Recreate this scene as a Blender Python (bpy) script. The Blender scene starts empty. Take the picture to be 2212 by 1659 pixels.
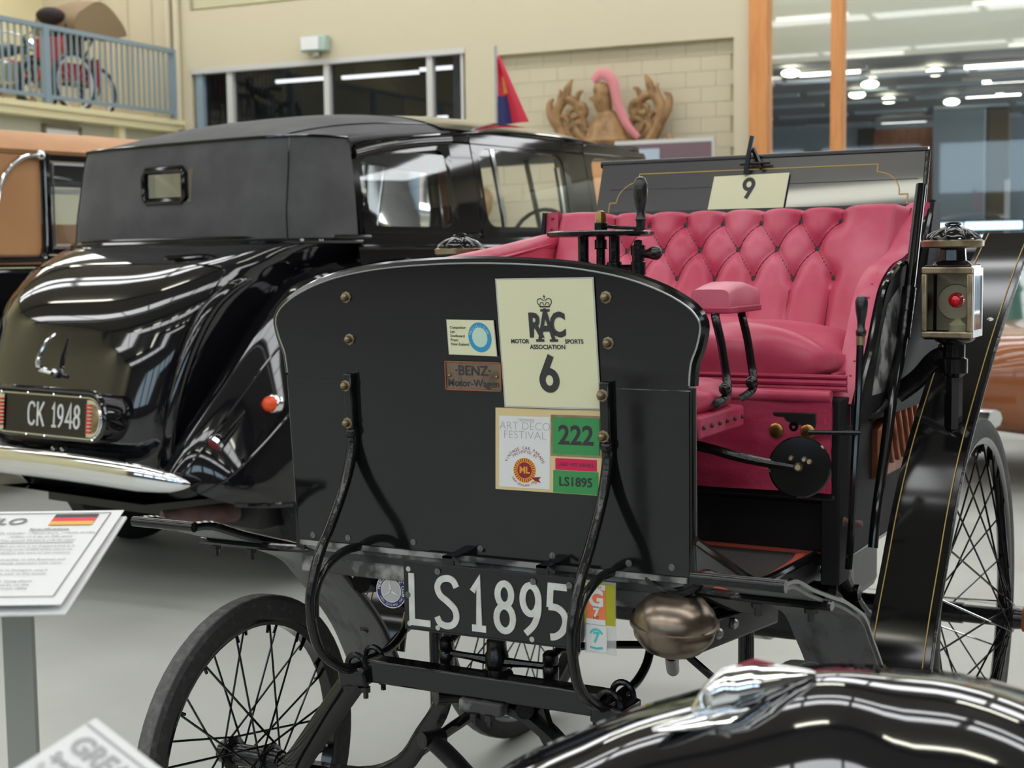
import bpy, math, random
from mathutils import Vector, Matrix
random.seed(4)
sc = bpy.context.scene
col = sc.collection
V3 = Vector
PI = math.pi

# ---------------------------------------------------------------- camera
CAM = V3((1.3153, -2.2681, 1.3531))
yaw, pitch, roll = -0.5019, 0.0875, -0.0133
fw = V3((math.sin(yaw)*math.cos(pitch), math.cos(yaw)*math.cos(pitch), -math.sin(pitch)))
rt = V3((math.cos(yaw), -math.sin(yaw), 0))
up = rt.cross(fw)
rt2 = rt*math.cos(roll) + up*math.sin(roll)
up2 = up*math.cos(roll) - rt*math.sin(roll)
cam_d = bpy.data.cameras.new('camera')
cam_d.sensor_width = 36
cam_d.lens = 3140.68/2212*36
cam_d.dof.use_dof = True
cam_d.dof.focus_distance = 2.75
cam_d.dof.aperture_fstop = 7.0
cam_d.clip_end = 200
cam_o = bpy.data.objects.new('camera', cam_d)
col.objects.link(cam_o)
cam_o.matrix_world = Matrix(((rt2.x, up2.x, -fw.x, CAM.x), (rt2.y, up2.y, -fw.y, CAM.y), (rt2.z, up2.z, -fw.z, CAM.z), (0, 0, 0, 1)))
sc.camera = cam_o

# ---------------------------------------------------------------- world and exposure
w = bpy.data.worlds.new('world'); sc.world = w
w.use_nodes = True
w.node_tree.nodes['Background'].inputs[0].default_value = (.75, .85, 1, 1)
w.node_tree.nodes['Background'].inputs[1].default_value = .25
vs = sc.view_settings
vs.view_transform = 'Standard'
vs.look = 'None'
vs.gamma = 1
vs.use_curve_mapping = False
vs.exposure = 0.0
SKY_E = 5.4      # skylight panels
TUBE_E = 14.0    # fluorescent tubes

# ---------------------------------------------------------------- materials
MT = {}
def srgb(r, g, b):
    f = lambda c: (c/255/12.92) if c/255 <= .04045 else ((c/255+.055)/1.055)**2.4
    return (f(r), f(g), f(b))
def mat(name, c, rough=.5, metal=0, coat=0, emit=0, mix=None, bump=None, trans=0, alpha=1, spec=.5, rmix=None, sheen=0, stretch=(1, 1, 1)):
    """mix=(scale, colour2, lo, hi) noise mixed colour, bump=(scale, strength), rmix=(scale, rough2)"""
    m = bpy.data.materials.new(name); m.use_nodes = True
    nt = m.node_tree; b = nt.nodes['Principled BSDF']
    I = b.inputs
    I['Base Color'].default_value = (*c, 1); I['Roughness'].default_value = rough; I['Metallic'].default_value = metal
    I['Specular IOR Level'].default_value = spec
    I['Coat Weight'].default_value = coat; I['Coat Roughness'].default_value = .04
    I['Transmission Weight'].default_value = trans; I['Alpha'].default_value = alpha
    I['Sheen Weight'].default_value = sheen
    if emit:
        I['Emission Color'].default_value = (*c, 1); I['Emission Strength'].default_value = emit
    if mix or bump or rmix:
        tc = nt.nodes.new('ShaderNodeTexCoord'); mp = nt.nodes.new('ShaderNodeMapping')
        mp.inputs['Scale'].default_value = stretch
        nt.links.new(tc.outputs['Object'], mp.inputs['Vector'])
        def noise(s, d=5):
            n = nt.nodes.new('ShaderNodeTexNoise'); n.inputs['Scale'].default_value = s; n.inputs['Detail'].default_value = d
            nt.links.new(mp.outputs[0], n.inputs['Vector']); return n
        if mix:
            n = noise(mix[0]); mr = nt.nodes.new('ShaderNodeMapRange')
            mr.inputs['From Min'].default_value = mix[2]; mr.inputs['From Max'].default_value = mix[3]
            nt.links.new(n.outputs[0], mr.inputs[0])
            mx = nt.nodes.new('ShaderNodeMix'); mx.data_type = 'RGBA'
            mx.inputs[6].default_value = (*c, 1); mx.inputs[7].default_value = (*mix[1], 1)
            nt.links.new(mr.outputs[0], mx.inputs[0]); nt.links.new(mx.outputs[2], I['Base Color'])
        if rmix:
            n = noise(rmix[0]); mr = nt.nodes.new('ShaderNodeMapRange')
            mr.inputs['From Min'].default_value = .35; mr.inputs['From Max'].default_value = .65
            mr.inputs['To Min'].default_value = rough; mr.inputs['To Max'].default_value = rmix[1]
            nt.links.new(n.outputs[0], mr.inputs[0]); nt.links.new(mr.outputs[0], I['Roughness'])
        if bump:
            n = noise(bump[0], 3); bp = nt.nodes.new('ShaderNodeBump')
            bp.inputs['Strength'].default_value = bump[1]; bp.inputs['Distance'].default_value = .004
            nt.links.new(n.outputs[0], bp.inputs['Height']); nt.links.new(bp.outputs[0], I['Normal'])
    MT[name] = m
    return m
mat('board', (.007, .007, .0075), .06, rmix=(3, .13), stretch=(.5, 1, 5))
mat('iron', (.006, .006, .0065), .2, bump=(60, .25), mix=(45, (.05, .05, .05), .68, .82))
mat('enamel', (.005, .005, .0055), .10)
mat('satin', (.008, .008, .009), .42, mix=(14, (.035, .035, .035), .62, .8))
mat('lidpaint', (.03, .03, .033), .3, coat=1, bump=(26, .12))
mat('darksteel', (.2, .2, .2), .4, metal=.9)
mat('limo', (.006, .006, .008), .05, coat=.6)
mat('worn', (.05, .05, .05), .6, mix=(18, (.34, .34, .33), .45, .6), bump=(30, .3))
mat('worn_wood', (.13, .13, .134), .5, mix=(9, (.05, .05, .052), .5, .68), stretch=(3, 1, 1), bump=(16, .4))
mat('pinkleather', srgb(194, 70, 98), .36, mix=(5, srgb(212, 108, 130), .40, .68), bump=(16, .30), spec=.45)
mat('crimson', srgb(164, 38, 72), .5, mix=(9, srgb(186, 62, 94), .45, .7), bump=(90, .18))
mat('seam', srgb(96, 20, 40), .7)
mat('button', (.03, .028, .027), .5)
mat('brass', srgb(176, 138, 84), .3, metal=1, mix=(20, srgb(120, 92, 60), .45, .7))
mat('oldbrass', srgb(168, 152, 124), .36, metal=.9, mix=(25, srgb(120, 104, 82), .45, .7))
mat('bronze', srgb(134, 114, 98), .42, metal=.6, mix=(30, srgb(98, 82, 70), .45, .7), bump=(80, .2))
mat('copper', srgb(176, 112, 84), .38, metal=.85, mix=(10, srgb(110, 70, 55), .45, .7))
mat('pewter', srgb(150, 136, 122), .3, metal=.95, mix=(7, srgb(112, 98, 86), .4, .7))
mat('chrome', (.82, .83, .85), .06, metal=1)
mat('steel', (.5, .5, .5), .3, metal=1)
mat('rubber', (.028, .028, .028), .75, mix=(60, (.07, .07, .068), .55, .75))
mat('tread', (.10, .10, .098), .85, bump=(140, .5), mix=(70, (.16, .155, .15), .45, .7))
mat('handle', (.012, .011, .011), .3, coat=.2)
mat('cream', srgb(226, 224, 188), .5, spec=.3)
mat('laminate', (.5, .5, .46), .15)
mat('tancard', srgb(222, 200, 150), .55, spec=.3)
mat('white', (.78, .78, .78), .5)
mat('paper', (.80, .80, .80), .55, spec=.3)
mat('ink', (.035, .035, .036), .6)
mat('greyink', (.42, .42, .43), .6)
mat('textink', (.22, .22, .23), .6)
mat('green', srgb(58, 148, 82), .5)
mat('magenta', srgb(214, 24, 84), .5)
mat('skyblue', srgb(46, 150, 200), .5)
mat('paleblue', srgb(196, 222, 202), .5)
mat('maroon', srgb(140, 36, 48), .5)
mat('orange', srgb(236, 160, 50), .5)
mat('tagorange', srgb(244, 128, 80), .5)
mat('lime', srgb(178, 176, 32), .5)
mat('teal', srgb(82, 200, 196), .5)
mat('navy', srgb(38, 40, 110), .35)
mat('silver', (.55, .55, .56), .35, metal=.6)
mat('plastic', (.75, .77, .76), .2, alpha=.35)
mat('plate_black', (.006, .006, .007), .24)
mat('plate_white', (.62, .63, .60), .5, mix=(40, (.72, .72, .70), .4, .6))
mat('flagblack', (.03, .03, .03), .5); mat('flagred', srgb(226, 40, 72), .5); mat('flaggold', srgb(236, 176, 70), .5)
mat('mat_weave', (.060, .055, .052), .95, bump=(300, .8))
mat('mat_trim', srgb(190, 80, 64), .8)
mat('goldline', srgb(176, 146, 78), .5)
mat('hoodcloth', (.062, .062, .064), .85, mix=(5, (.10, .10, .103), .4, .75), bump=(220, .15), sheen=.1)
mat('glass', (.93, .96, .95), .02, trans=1, spec=.5)
mat('lampglass', (.93, .93, .9), .02, trans=1)
mat('redlens', srgb(205, 16, 30), .12, coat=.6)
mat('redglow', srgb(180, 30, 40), .2)
mat('amber', srgb(236, 84, 34), .25)
mat('tan', srgb(196, 146, 100), .6, mix=(3, srgb(186, 132, 86), .4, .7), bump=(160, .12))
mat('woodtrim', srgb(112, 66, 44), .4)
mat('exhaust', srgb(128, 98, 92), .6, mix=(12, srgb(90, 66, 60), .4, .7))
mat('wallbrown', srgb(92, 86, 80), .8)
mat('wall', srgb(205, 195, 168), .8, bump=(14, .12))
mat('wallgreen', srgb(196, 192, 158), .8)
mat('wallyellow', srgb(228, 218, 176), .8)
mat('wallgrey', srgb(186, 184, 164), .8)
mat('block', srgb(200, 190, 163), .85, bump=(20, .2))
mat('orangewood', srgb(214, 146, 84), .45, mix=(4, srgb(200, 128, 70), .4, .7), stretch=(6, 6, .6))
mat('brownwood', srgb(150, 96, 66), .5, mix=(5, srgb(120, 70, 48), .4, .7), stretch=(5, 5, .5))
mat('carvedwood', srgb(160, 124, 82), .6, mix=(9, srgb(120, 88, 54), .4, .7))
mat('pinkcloth', srgb(214, 136, 140), .8)
mat('crimsonpaint', srgb(176, 24, 60), .5)
mat('railblue', srgb(136, 155, 166), .45)
mat('flatblack', (.010, .010, .011), .6, spec=.2, mix=(14, (.04, .04, .04), .62, .8))
mat('lampmetal', srgb(206, 196, 170), .35, metal=.5)
mat('aluminium', (.62, .62, .60), .4, metal=.2)
mat('darkglass', (.012, .012, .016), .04, coat=.3)
mat('greenbox', srgb(170, 190, 178), .4)
mat('canvas', srgb(136, 116, 88), .9, bump=(30, .3))
mat('darkcloth', (.03, .02, .02), .9)
mat('redpaint', srgb(170, 30, 50), .35)
mat('bikeblack', (.02, .02, .024), .4)
mat('greenblack', srgb(36, 52, 56), .35)
mat('bluegrey', srgb(176, 192, 206), .6)
mat('column', srgb(126, 116, 98), .7)
mat('hallceil', srgb(150, 150, 152), .6)
mat('hallfascia', srgb(200, 204, 192), .6)
mat('ceil', srgb(150, 146, 140), .7)
mat('darkbeam', (.06, .06, .06), .6)
mat('plum', srgb(116, 92, 100), .6)
mat('greycar', srgb(176, 184, 180), .2, coat=.5)
mat('browncar', srgb(150, 88, 50), .2, coat=.5)
mat('tealglass', srgb(70, 110, 104), .06)
mat('standgrey', srgb(150, 152, 146), .6)
mat('sky', (.97, .98, 1), .5, emit=SKY_E)
mat('tube', (1, 1, .84), .5, emit=TUBE_E)
mat('oval', (1, .98, .74), .5, emit=7)
mat('daylight', (.92, .97, 1), .5, emit=7)
mat('hallstrip', (1, 1, .92), .5, emit=5)
mat('smokeglass', (.30, .31, .36), .02, trans=1)
mat('dimstrip', (1, 1, .92), .5, emit=4)
mat('bluewin', (.62, .82, 1), .5, emit=2.2)
# floor: painted concrete with faint stains
mat('floor', srgb(196, 198, 192), .28, mix=(1.1, srgb(186, 188, 182), .35, .7), rmix=(3, .42), bump=(3, .02))

# ---------------------------------------------------------------- mesh helpers
def catmull(pts, n=6, closed=False):
    P = [V3(p) for p in pts]; out = []
    m = len(P)
    rng = range(m if closed else m-1)
    for i in rng:
        if closed: a, b, c, d = P[(i-1) % m], P[i], P[(i+1) % m], P[(i+2) % m]
        else: a, b, c, d = P[max(i-1, 0)], P[i], P[i+1], P[min(i+2, m-1)]
        for k in range(n):
            t = k/n
            out.append(.5*((2*b)+(c-a)*t+(2*a-5*b+4*c-d)*t*t+(3*b-a-3*c+d)*t**3))
    if not closed: out.append(P[-1].copy())
    return out
def interp(tab, x):
    if x <= tab[0][0]: return tab[0][1]
    for (a, p), (b, q) in zip(tab, tab[1:]):
        if x <= b: return p+(q-p)*(x-a)/(b-a)
    return tab[-1][1]
class MB:
    def __init__(s): s.v = []; s.f = []
    def add(s, v, f):
        o = len(s.v); s.v += [V3(p) for p in v]; s.f += [[i+o for i in q] for q in f]; return s
    def box(s, c, d, rot=None):
        c = V3(c); h = [x/2 for x in d]
        vs_ = [V3((sx*h[0], sy*h[1], sz*h[2])) for sz in (-1, 1) for sy in (-1, 1) for sx in (-1, 1)]
        if rot is not None: vs_ = [rot @ p for p in vs_]
        return s.add([p+c for p in vs_], [(0, 2, 3, 1), (4, 5, 7, 6), (0, 1, 5, 4), (2, 6, 7, 3), (0, 4, 6, 2), (1, 3, 7, 5)])
    def bb(s, x0, x1, y0, y1, z0, z1):
        return s.box(((x0+x1)/2, (y0+y1)/2, (z0+z1)/2), (x1-x0, y1-y0, z1-z0))
    def tube(s, pts, r, n=8, closed=False, sm=0, flat=None, upv=None):
        """swept round (or flat=(a,b) elliptical/box) section"""
        P = catmull(pts, sm, closed) if sm else [V3(p) for p in pts]
        m = len(P); rs = r if isinstance(r, (list, tuple)) else [r]*m
        if len(rs) != m: rs = [interp([(i/(len(rs)-1), q) for i, q in enumerate(rs)], k/(m-1)) for k in range(m)]
        vv = []; ff = []; nrm = None
        for i in range(m):
            if closed: t = P[(i+1) % m]-P[i-1]
            else: t = P[min(i+1, m-1)]-P[max(i-1, 0)]
            t.normalize()
            if upv is not None: u = V3(upv); u = u-t*u.dot(t)
            elif nrm is None: u = V3((0, 0, 1)) if abs(t.z) < .9 else V3((1, 0, 0)); u = u-t*u.dot(t)
            else: u = nrm-t*nrm.dot(t)
            u.normalize(); nrm = u; b = t.cross(u)
            for k in range(n):
                a = 2*PI*(k+(.5 if n == 4 else 0))/n
                ca, sa = math.cos(a), math.sin(a)
                if flat: ca *= flat[0]; sa *= flat[1]
                vv.append(P[i]+(u*ca+b*sa)*rs[i])
        for i in range(m if closed else m-1):
            j = (i+1) % m
            for k in range(n):
                l = (k+1) % n
                ff.append((i*n+k, i*n+l, j*n+l, j*n+k))
        if not closed:
            ff.append(tuple(range(n-1, -1, -1))); ff.append(tuple(range((m-1)*n, m*n)))
        return s.add(vv, ff)
    def cyl(s, a, b, r0, r1=None, n=14):
        return s.tube([a, b], [r0, r0 if r1 is None else r1], n)
    def lathe(s, prof, o=(0, 0, 0), ax=(0, 0, 1), n=20, wav=None):
        o = V3(o); ax = V3(ax).normalized(); u = V3((1, 0, 0)) if abs(ax.x) < .9 else V3((0, 1, 0))
        u = (u-ax*u.dot(ax)).normalized(); b = ax.cross(u)
        vv = []; ff = []; m = len(prof)
        for r, h in prof:
            for k in range(n):
                a = 2*PI*k/n; q = max(r, 1e-5)
                hh = h
                if wav: hh = h+wav[1]*(r/wav[2])**2*math.cos(wav[0]*a)
                vv.append(o+ax*hh+(u*math.cos(a)+b*math.sin(a))*q)
        for i in range(m-1):
            for k in range(n):
                l = (k+1) % n
                ff.append((i*n+k, i*n+l, (i+1)*n+l, (i+1)*n+k))
        ff.append(tuple(range(n-1, -1, -1))); ff.append(tuple(range((m-1)*n, m*n)))
        return s.add(vv, ff)
    def ball(s, c, r, n=12, ax=(0, 0, 1)):
        r = (r, r) if not isinstance(r, (tuple, list)) else r
        pr = [(r[0]*math.sin(PI*i/(n//2)), -r[1]*math.cos(PI*i/(n//2))) for i in range(n//2+1)]
        return s.lathe(pr, c, ax, n)
    def prism(s, out, fn, d0, d1):
        """outline list (u,v) extruded from d0 to d1 through fn(u,v,d)"""
        m = len(out)
        vv = [fn(u, v, d0) for u, v in out]+[fn(u, v, d1) for u, v in out]
        ff = [tuple(range(m-1, -1, -1)), tuple(range(m, 2*m))]+[(i, (i+1) % m, m+(i+1) % m, m+i) for i in range(m)]
        return s.add(vv, ff)
    def grid(s, fn, nu, nv, closeu=False):
        vv = [fn(i/nu, j/nv) for j in range(nv+1) for i in range(nu+(0 if closeu else 1))]
        w_ = nu+(0 if closeu else 1); ff = []
        for j in range(nv):
            for i in range(nu):
                k = (i+1) % w_
                ff.append((j*w_+i, j*w_+k, (j+1)*w_+k, (j+1)*w_+i))
        return s.add(vv, ff)
    def shell(s, fn, nu, nv, th):
        """grid with thickness: fn gives point, th vector or normal offset"""
        a = [[V3(fn(i/nu, j/nv)) for i in range(nu+1)] for j in range(nv+1)]
        def nor(i, j):
            du = a[j][min(i+1, nu)]-a[j][max(i-1, 0)]; dv = a[min(j+1, nv)][i]-a[max(j-1, 0)][i]
            q = du.cross(dv); return q.normalized() if q.length > 1e-9 else V3((0, 0, 1))
        W_ = nu+1; N = W_*(nv+1)
        vv = [a[j][i] for j in range(nv+1) for i in range(W_)]+[a[j][i]+nor(i, j)*th for j in range(nv+1) for i in range(W_)]
        ff = []
        for j in range(nv):
            for i in range(nu):
                q = (j*W_+i, j*W_+i+1, (j+1)*W_+i+1, (j+1)*W_+i)
                ff.append(q[::-1]); ff.append(tuple(k+N for k in q))
        for i in range(nu):
            ff.append((i, i+1, N+i+1, N+i)); b = nv*W_
            ff.append((b+i+1, b+i, N+b+i, N+b+i+1))
        for j in range(nv):
            ff.append(((j+1)*W_, j*W_, N+j*W_, N+(j+1)*W_)); b = W_-1
            ff.append((j*W_+b, (j+1)*W_+b, N+(j+1)*W_+b, N+j*W_+b))
        return s.add(vv, ff)
    def ribbon(s, pts, wd, fn, d0, d1, closed=False):
        """flat stroke of width wd along 2-D polyline, through fn(u,v,d)"""
        P = [V3((p[0], p[1], 0)) for p in pts]; m = len(P); L = []; R = []
        for i in range(m):
            if closed: t1 = (P[i]-P[i-1]); t2 = (P[(i+1) % m]-P[i])
            else: t1 = P[i]-P[max(i-1, 0)]; t2 = P[min(i+1, m-1)]-P[i]
            if t1.length < 1e-9: t1 = t2
            if t2.length < 1e-9: t2 = t1
            t1 = t1.normalized(); t2 = t2.normalized(); t = (t1+t2).normalized()
            nn = V3((-t.y, t.x, 0)); k = wd/2/max(.45, nn.dot(V3((-t1.y, t1.x, 0))))
            L.append(P[i]+nn*k); R.append(P[i]-nn*k)
        vv = [fn(p.x, p.y, d) for d in (d0, d1) for q in (L, R) for p in q]
        ff = []
        for i in range(m if closed else m-1):
            j = (i+1) % m
            ff += [(2*m+i, 2*m+j, 3*m+j, 3*m+i)[::-1], (i, j, m+j, m+i), (i, 2*m+i, 2*m+j, j), (m+i, m+j, 3*m+j, 3*m+i)]
        if not closed:
            e = m-1
            ff += [(0, m, 3*m, 2*m), (e, 2*m+e, 3*m+e, m+e)]
        return s.add(vv, ff)
    def mirror(s):
        o = len(s.v); s.v += [V3((-p.x, p.y, p.z)) for p in s.v]; s.f += [[i+o for i in q][::-1] for q in s.f]; return s
    def mesh(s, name, m, smooth=40):
        me = bpy.data.meshes.new(name); me.from_pydata([tuple(p) for p in s.v], [], s.f)
        me.materials.append(MT[m]); me.validate()
        if smooth:
            me.polygons.foreach_set('use_smooth', [True]*len(me.polygons))
            me.set_sharp_from_angle(angle=math.radians(smooth))
        me.update(); return me
def obj(name, mb, m, parent=None, smooth=40, bevel=0, label=None, recalc=False):
    me = mb.mesh(name, m, smooth) if isinstance(mb, MB) else mb
    if recalc:
        import bmesh
        bm = bmesh.new(); bm.from_mesh(me); bmesh.ops.recalc_face_normals(bm, faces=bm.faces); bm.to_mesh(me); bm.free()
    o = bpy.data.objects.new(name, me); col.objects.link(o)
    if parent: o.parent = parent
    if label: o['label'] = label
    if bevel:
        b = o.modifiers.new('b', 'BEVEL'); b.width = bevel; b.segments = 2; b.limit_method = 'ANGLE'
    return o
def tag(o, label, cat, group=None):
    o['label'] = label; o['category'] = cat
    if group: o['group'] = group
    return o
def thing(name, label, cat, loc=(0, 0, 0), rz=0, group=None):
    o = bpy.data.objects.new(name, None); col.objects.link(o); o.empty_display_size = .1
    o.location = loc; o.rotation_euler = (0, 0, rz)
    return tag(o, label, cat, group)
def struct(name, mb, m, parent=None, **k):
    o = obj(name, mb, m, parent, **k)
    if parent is None: o['kind'] = 'structure'
    return o
def plane(o, r, u):
    """fn(u,v,d) on a plane with origin o, right r, up u and normal r x u"""
    o = V3(o); r = V3(r).normalized(); u = V3(u); u = (u-r*u.dot(r)).normalized(); n = r.cross(u)
    return lambda a, b, d: o+r*a+u*b+n*d
def text(mb, s, size, fn, at=(0, 0), d0=.0004, d1=.0012, align='CENTER', sx=1, off=0, shear=0, rot=0):
    cu = bpy.data.curves.new('t', 'FONT'); cu.body = s; cu.size = size; cu.align_x = align; cu.align_y = 'CENTER'
    cu.offset = off; cu.shear = shear; cu.resolution_u = 3
    o = bpy.data.objects.new('t', cu); col.objects.link(o)
    bpy.context.view_layer.update()
    me = bpy.data.meshes.new_from_object(o.evaluated_get(bpy.context.evaluated_depsgraph_get()))
    c, si = math.cos(rot), math.sin(rot)
    vv = [fn(at[0]+(p.co.x*sx*c-p.co.y*si), at[1]+(p.co.x*sx*si+p.co.y*c), d1) for p in me.vertices]
    mb.add(vv, [tuple(p.vertices) for p in me.polygons])
    bpy.data.objects.remove(o); bpy.data.curves.remove(cu); bpy.data.meshes.remove(me)
    return mb
def arc(cx, cy, rx, ry, a0, a1, n=14):
    return [(cx+rx*math.cos(math.radians(a0+(a1-a0)*i/n)), cy+ry*math.sin(math.radians(a0+(a1-a0)*i/n))) for i in range(n+1)]
def sm2(p, n=5): return [(q.x, q.y) for q in catmull([(a, b, 0) for a, b in p], n)]
GL = {
 'L': (.46, [[(.05, 1), (.05, .05), (.46, .05)]]),
 'S': (.5, [sm2([(.47, .80), (.40, .92), (.27, .96), (.12, .91), (.05, .77), (.11, .62), (.27, .51), (.42, .38), (.46, .22), (.39, .09), (.25, .04), (.10, .08), (.03, .20)])]),
 '1': (.3, [[(.02, .74), (.15, .95), (.15, .04)], [(.0, .045), (.30, .045)]]),
 '8': (.5, [arc(.22, .735, .145, .205, 0, 360, 20)[:-1], arc(.22, .285, .175, .235, 0, 360, 20)[:-1]]),
 '9': (.5, [arc(.22, .67, .165, .265, 0, 360, 22)[:-1], sm2([(.385, .64), (.37, .42), (.28, .2), (.11, .03)])]),
 '5': (.5, [[(.41, .95), (.08, .95), (.05, .56)], sm2([(.03, .57), (.2, .56), (.33, .47), (.37, .31), (.30, .13), (.17, .03), (.06, .01)])]),
 'C': (.5, [sm2([(.48, .78), (.41, .91), (.27, .96), (.11, .85), (.05, .5), (.11, .15), (.27, .04), (.41, .09), (.48, .22)])]),
 'K': (.5, [[(.05, 1), (.05, 0)], [(.47, 1), (.07, .42)], [(.18, .58), (.48, 0)]]),
 '4': (.5, [[(.36, 0), (.36, .97), (.04, .28), (.5, .28)]]),
 '6': (.56, [arc(.28, .29, .215, .245, 0, 360, 24)[:-1], [(.37, .97), (.1, .42)]]),
 '2': (.5, [sm2([(.05, .74), (.10, .88), (.24, .95), (.39, .88), (.42, .72), (.34, .50), (.18, .24), (.05, .06)]), [(.05, .05), (.46, .05)]]),
}
def stroke(mb, s, h, fn, x0, y0, wd=.12, sp=.14, d0=0, d1=.002, sxw=1, slant=0):
    x = x0
    for ch in s:
        if ch == ' ': x += .28*h; continue
        w_, st = GL[ch]
        for p in st:
            cl = len(p) > 15 and abs(p[0][0]-p[-1][0])+abs(p[0][1]-p[-1][1]) < .25 and ch in '896'
            mb.ribbon([(x+a*h*sxw+slant*b*h, y0+b*h) for a, b in p], wd*h, fn, d0, d1, cl); d1 += .00025
        x += (w_*sxw+sp)*h
    return x
def copytree(o, loc=None, rz=None, parent=None, inherit=True):
    c = o.copy(); col.objects.link(c)
    if parent: c.parent = parent
    if loc is not None: c.location = loc
    if rz is not None: c.rotation_euler = (0, 0, rz)
    for ch in list(o.children): copytree(ch, parent=c)
    return c
# ---------------------------------------------------------------- the hall (building axes: X along the back wall, Y away from the camera)
AB = math.radians(4)
XB = V3((math.cos(AB), math.sin(AB), 0)); YB = V3((-math.sin(AB), math.cos(AB), 0)); CG = V3((CAM.x, CAM.y, 0))
def B(x, y, z): return CG+XB*x+YB*y+V3((0, 0, z))
RB = Matrix.Rotation(AB, 3, 'Z')
def bbx(mb, x0, x1, y0, y1, z0, z1):
    mb.box(B((x0+x1)/2, (y0+y1)/2, (z0+z1)/2), (x1-x0, y1-y0, z1-z0), RB); return mb
def bx(x0, x1, y0, y1, z0, z1): return bbx(MB(), x0, x1, y0, y1, z0, z1)
CEIL = 6.6
struct('floor', bx(-16.4, 12.2, -10.2, 31, -.1, 0), 'floor')
# expansion joint lines in the concrete
for i, (a, b) in enumerate((((-6, .9), (6, .9)), ((-6, 5.2), (6, 5.2)))):
    m = MB(); m.box(B(0, a[1] + .45, .0006), (20, .006, .001), RB @ Matrix.Rotation(-.16, 3, 'Z')); struct('trim_%d' % (i+1), m, 'darkbeam')
ceil = struct('ceiling', bx(-16.4, 12.2, -10.2, 19.5, CEIL, CEIL+.1), 'ceil')
pm = bx(-1.1, 1.1, -.55, .55, 0, .03)
for p in pm.v: p -= CG
pm = pm.mesh('skylight', 'sky')
for yy in (-8.2, -2.8, 2.4, 7.6, 12.4, 16.2):  # last row and leftmost column added to brighten back wall and balcony
    for i in range(-1, 10):
        o = obj('skylight', pm, 'sky', ceil); o.location = B(-12.4+i*2.38, yy, CEIL-.04)
tm = bx(-.75, .75, -.06, .06, 0, .06)
for p in tm.v: p -= CG
tm = tm.mesh('tube_light', 'tube')
for yy in (-5.2, -1.6, 5.0, 10.2):
    for i in range(6):
        o = obj('tube_light', tm, 'tube', ceil); o.location = B(-11.2+i*4.0, yy, CEIL-.35)
bmh = bx(-14.3, 14.3, -.1, .1, 0, .3)
for p in bmh.v: p -= CG
bmh = bmh.mesh('roof_beam', 'darkbeam')
for j in range(7):
    o = obj('roof_beam', bmh, 'darkbeam', ceil); o.location = B(-2.1, -6.0+j*2.7, CEIL-.3)
struct('wall_left', bx(-16.4, -16.2, -10.2, 19.5, 0, CEIL), 'wallyellow')
struct('wall_right', bx(12, 12.2, -10.2, 31, 0, CEIL), 'wallbrown')
wf = struct('wall_front', bx(-16.4, 12.2, -10.4, -10.2, 0, CEIL), 'wallbrown')
# high windows in the wall behind the visitor
for i in range(7):
    obj('window_pane', bx(-14+i*3.6, -11+i*3.6, -10.21, -10.18, 3.1, 4.6), 'bluewin', wf)
Y0 = 17.9
wb = MB()
bbx(wb, -16.4, -13.42, Y0, Y0+.25, 0, CEIL)
bbx(wb, -13.42, -8.89, Y0, Y0+.25, 0, 2.2); bbx(wb, -13.42, -8.89, Y0, Y0+.25, 4.17, 5.02); bbx(wb, -13.42, -8.89, Y0+.1, Y0+.25, 5.02, CEIL)
bbx(wb, -8.89, -8.40, Y0, Y0+.25, 0, CEIL)
bbx(wb, -8.40, -5.15, Y0, Y0+.25, 4.04, CEIL); bbx(wb, -8.40, -5.15, Y0+.14, Y0+.25, 0, 4.04)
bbx(wb, -5.15, -4.94, Y0, Y0+.25, 0, CEIL)
bbx(wb, -4.94, 12, Y0, Y0+.25, 5.6, CEIL)
wall_b = struct('wall_back', wb, 'wall')
blk = bx(-.1955, .1955, -.014, .014, .002, .192)
for p in blk.v: p -= CG
blk = blk.mesh('concrete_block', 'block')
for r in range(12):
    for c in range(10):
        x = -8.18+c*.395+(-.1975 if r % 2 else 0)
        if x < -8.5 or x > -5.1: continue
        o = obj('concrete_block', blk, 'block', wall_b); o.location = B(x, Y0+.125, 1.72+r*.194)
obj('green_panel', bx(-13.4, -9.0, Y0+.06, Y0+.10, 5.06, CEIL-.3), 'wallgreen', wall_b)
for x in (-13.78, -13.62):
    obj('wall_pipe', MB().cyl(B(x, Y0-.06, 3.4), B(x, Y0-.06, CEIL), .05), 'wall', wall_b)
for x in (-15.6, -15.1, -14.6, -14.15):
    obj('wall_batten', bx(x, x+.05, Y0-.03, Y0, 3.42, CEIL), 'wall', wall_b)
# dark glazed window strip
win = struct('window_1', bx(-13.36, -8.92, Y0+.10, Y0+.13, 2.2, 4.12), 'smokeglass')
obj('window_lintel', bx(-13.42, -8.89, Y0-.02, Y0+.12, 4.10, 4.17), 'aluminium', win)
for x, wd in ((-13.30, .12), (-12.76, .10), (-11.10, .09), (-9.45, .09), (-8.95, .04)):
    obj('mullion', bx(x-wd/2, x+wd/2, Y0+.02, Y0+.14, 2.2, 4.12), 'railblue' if x < -13 else 'aluminium', win)
back_room = MB()
for q in ((-14.5, -7.5, Y0+4.0, Y0+4.1, 1, 5.5), (-14.5, -7.5, Y0+.26, Y0+4, 5.4, 5.5), (-14.5, -7.5, Y0+.26, Y0+4, 1, 1.1), (-14.6, -14.5, Y0+.26, Y0+4, 1, 5.5), (-9.05, -8.95, Y0+.3, Y0+4, 1, 5.5)): bbx(back_room, *q)
struct('wall_back_room', back_room, 'darkbeam')
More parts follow.
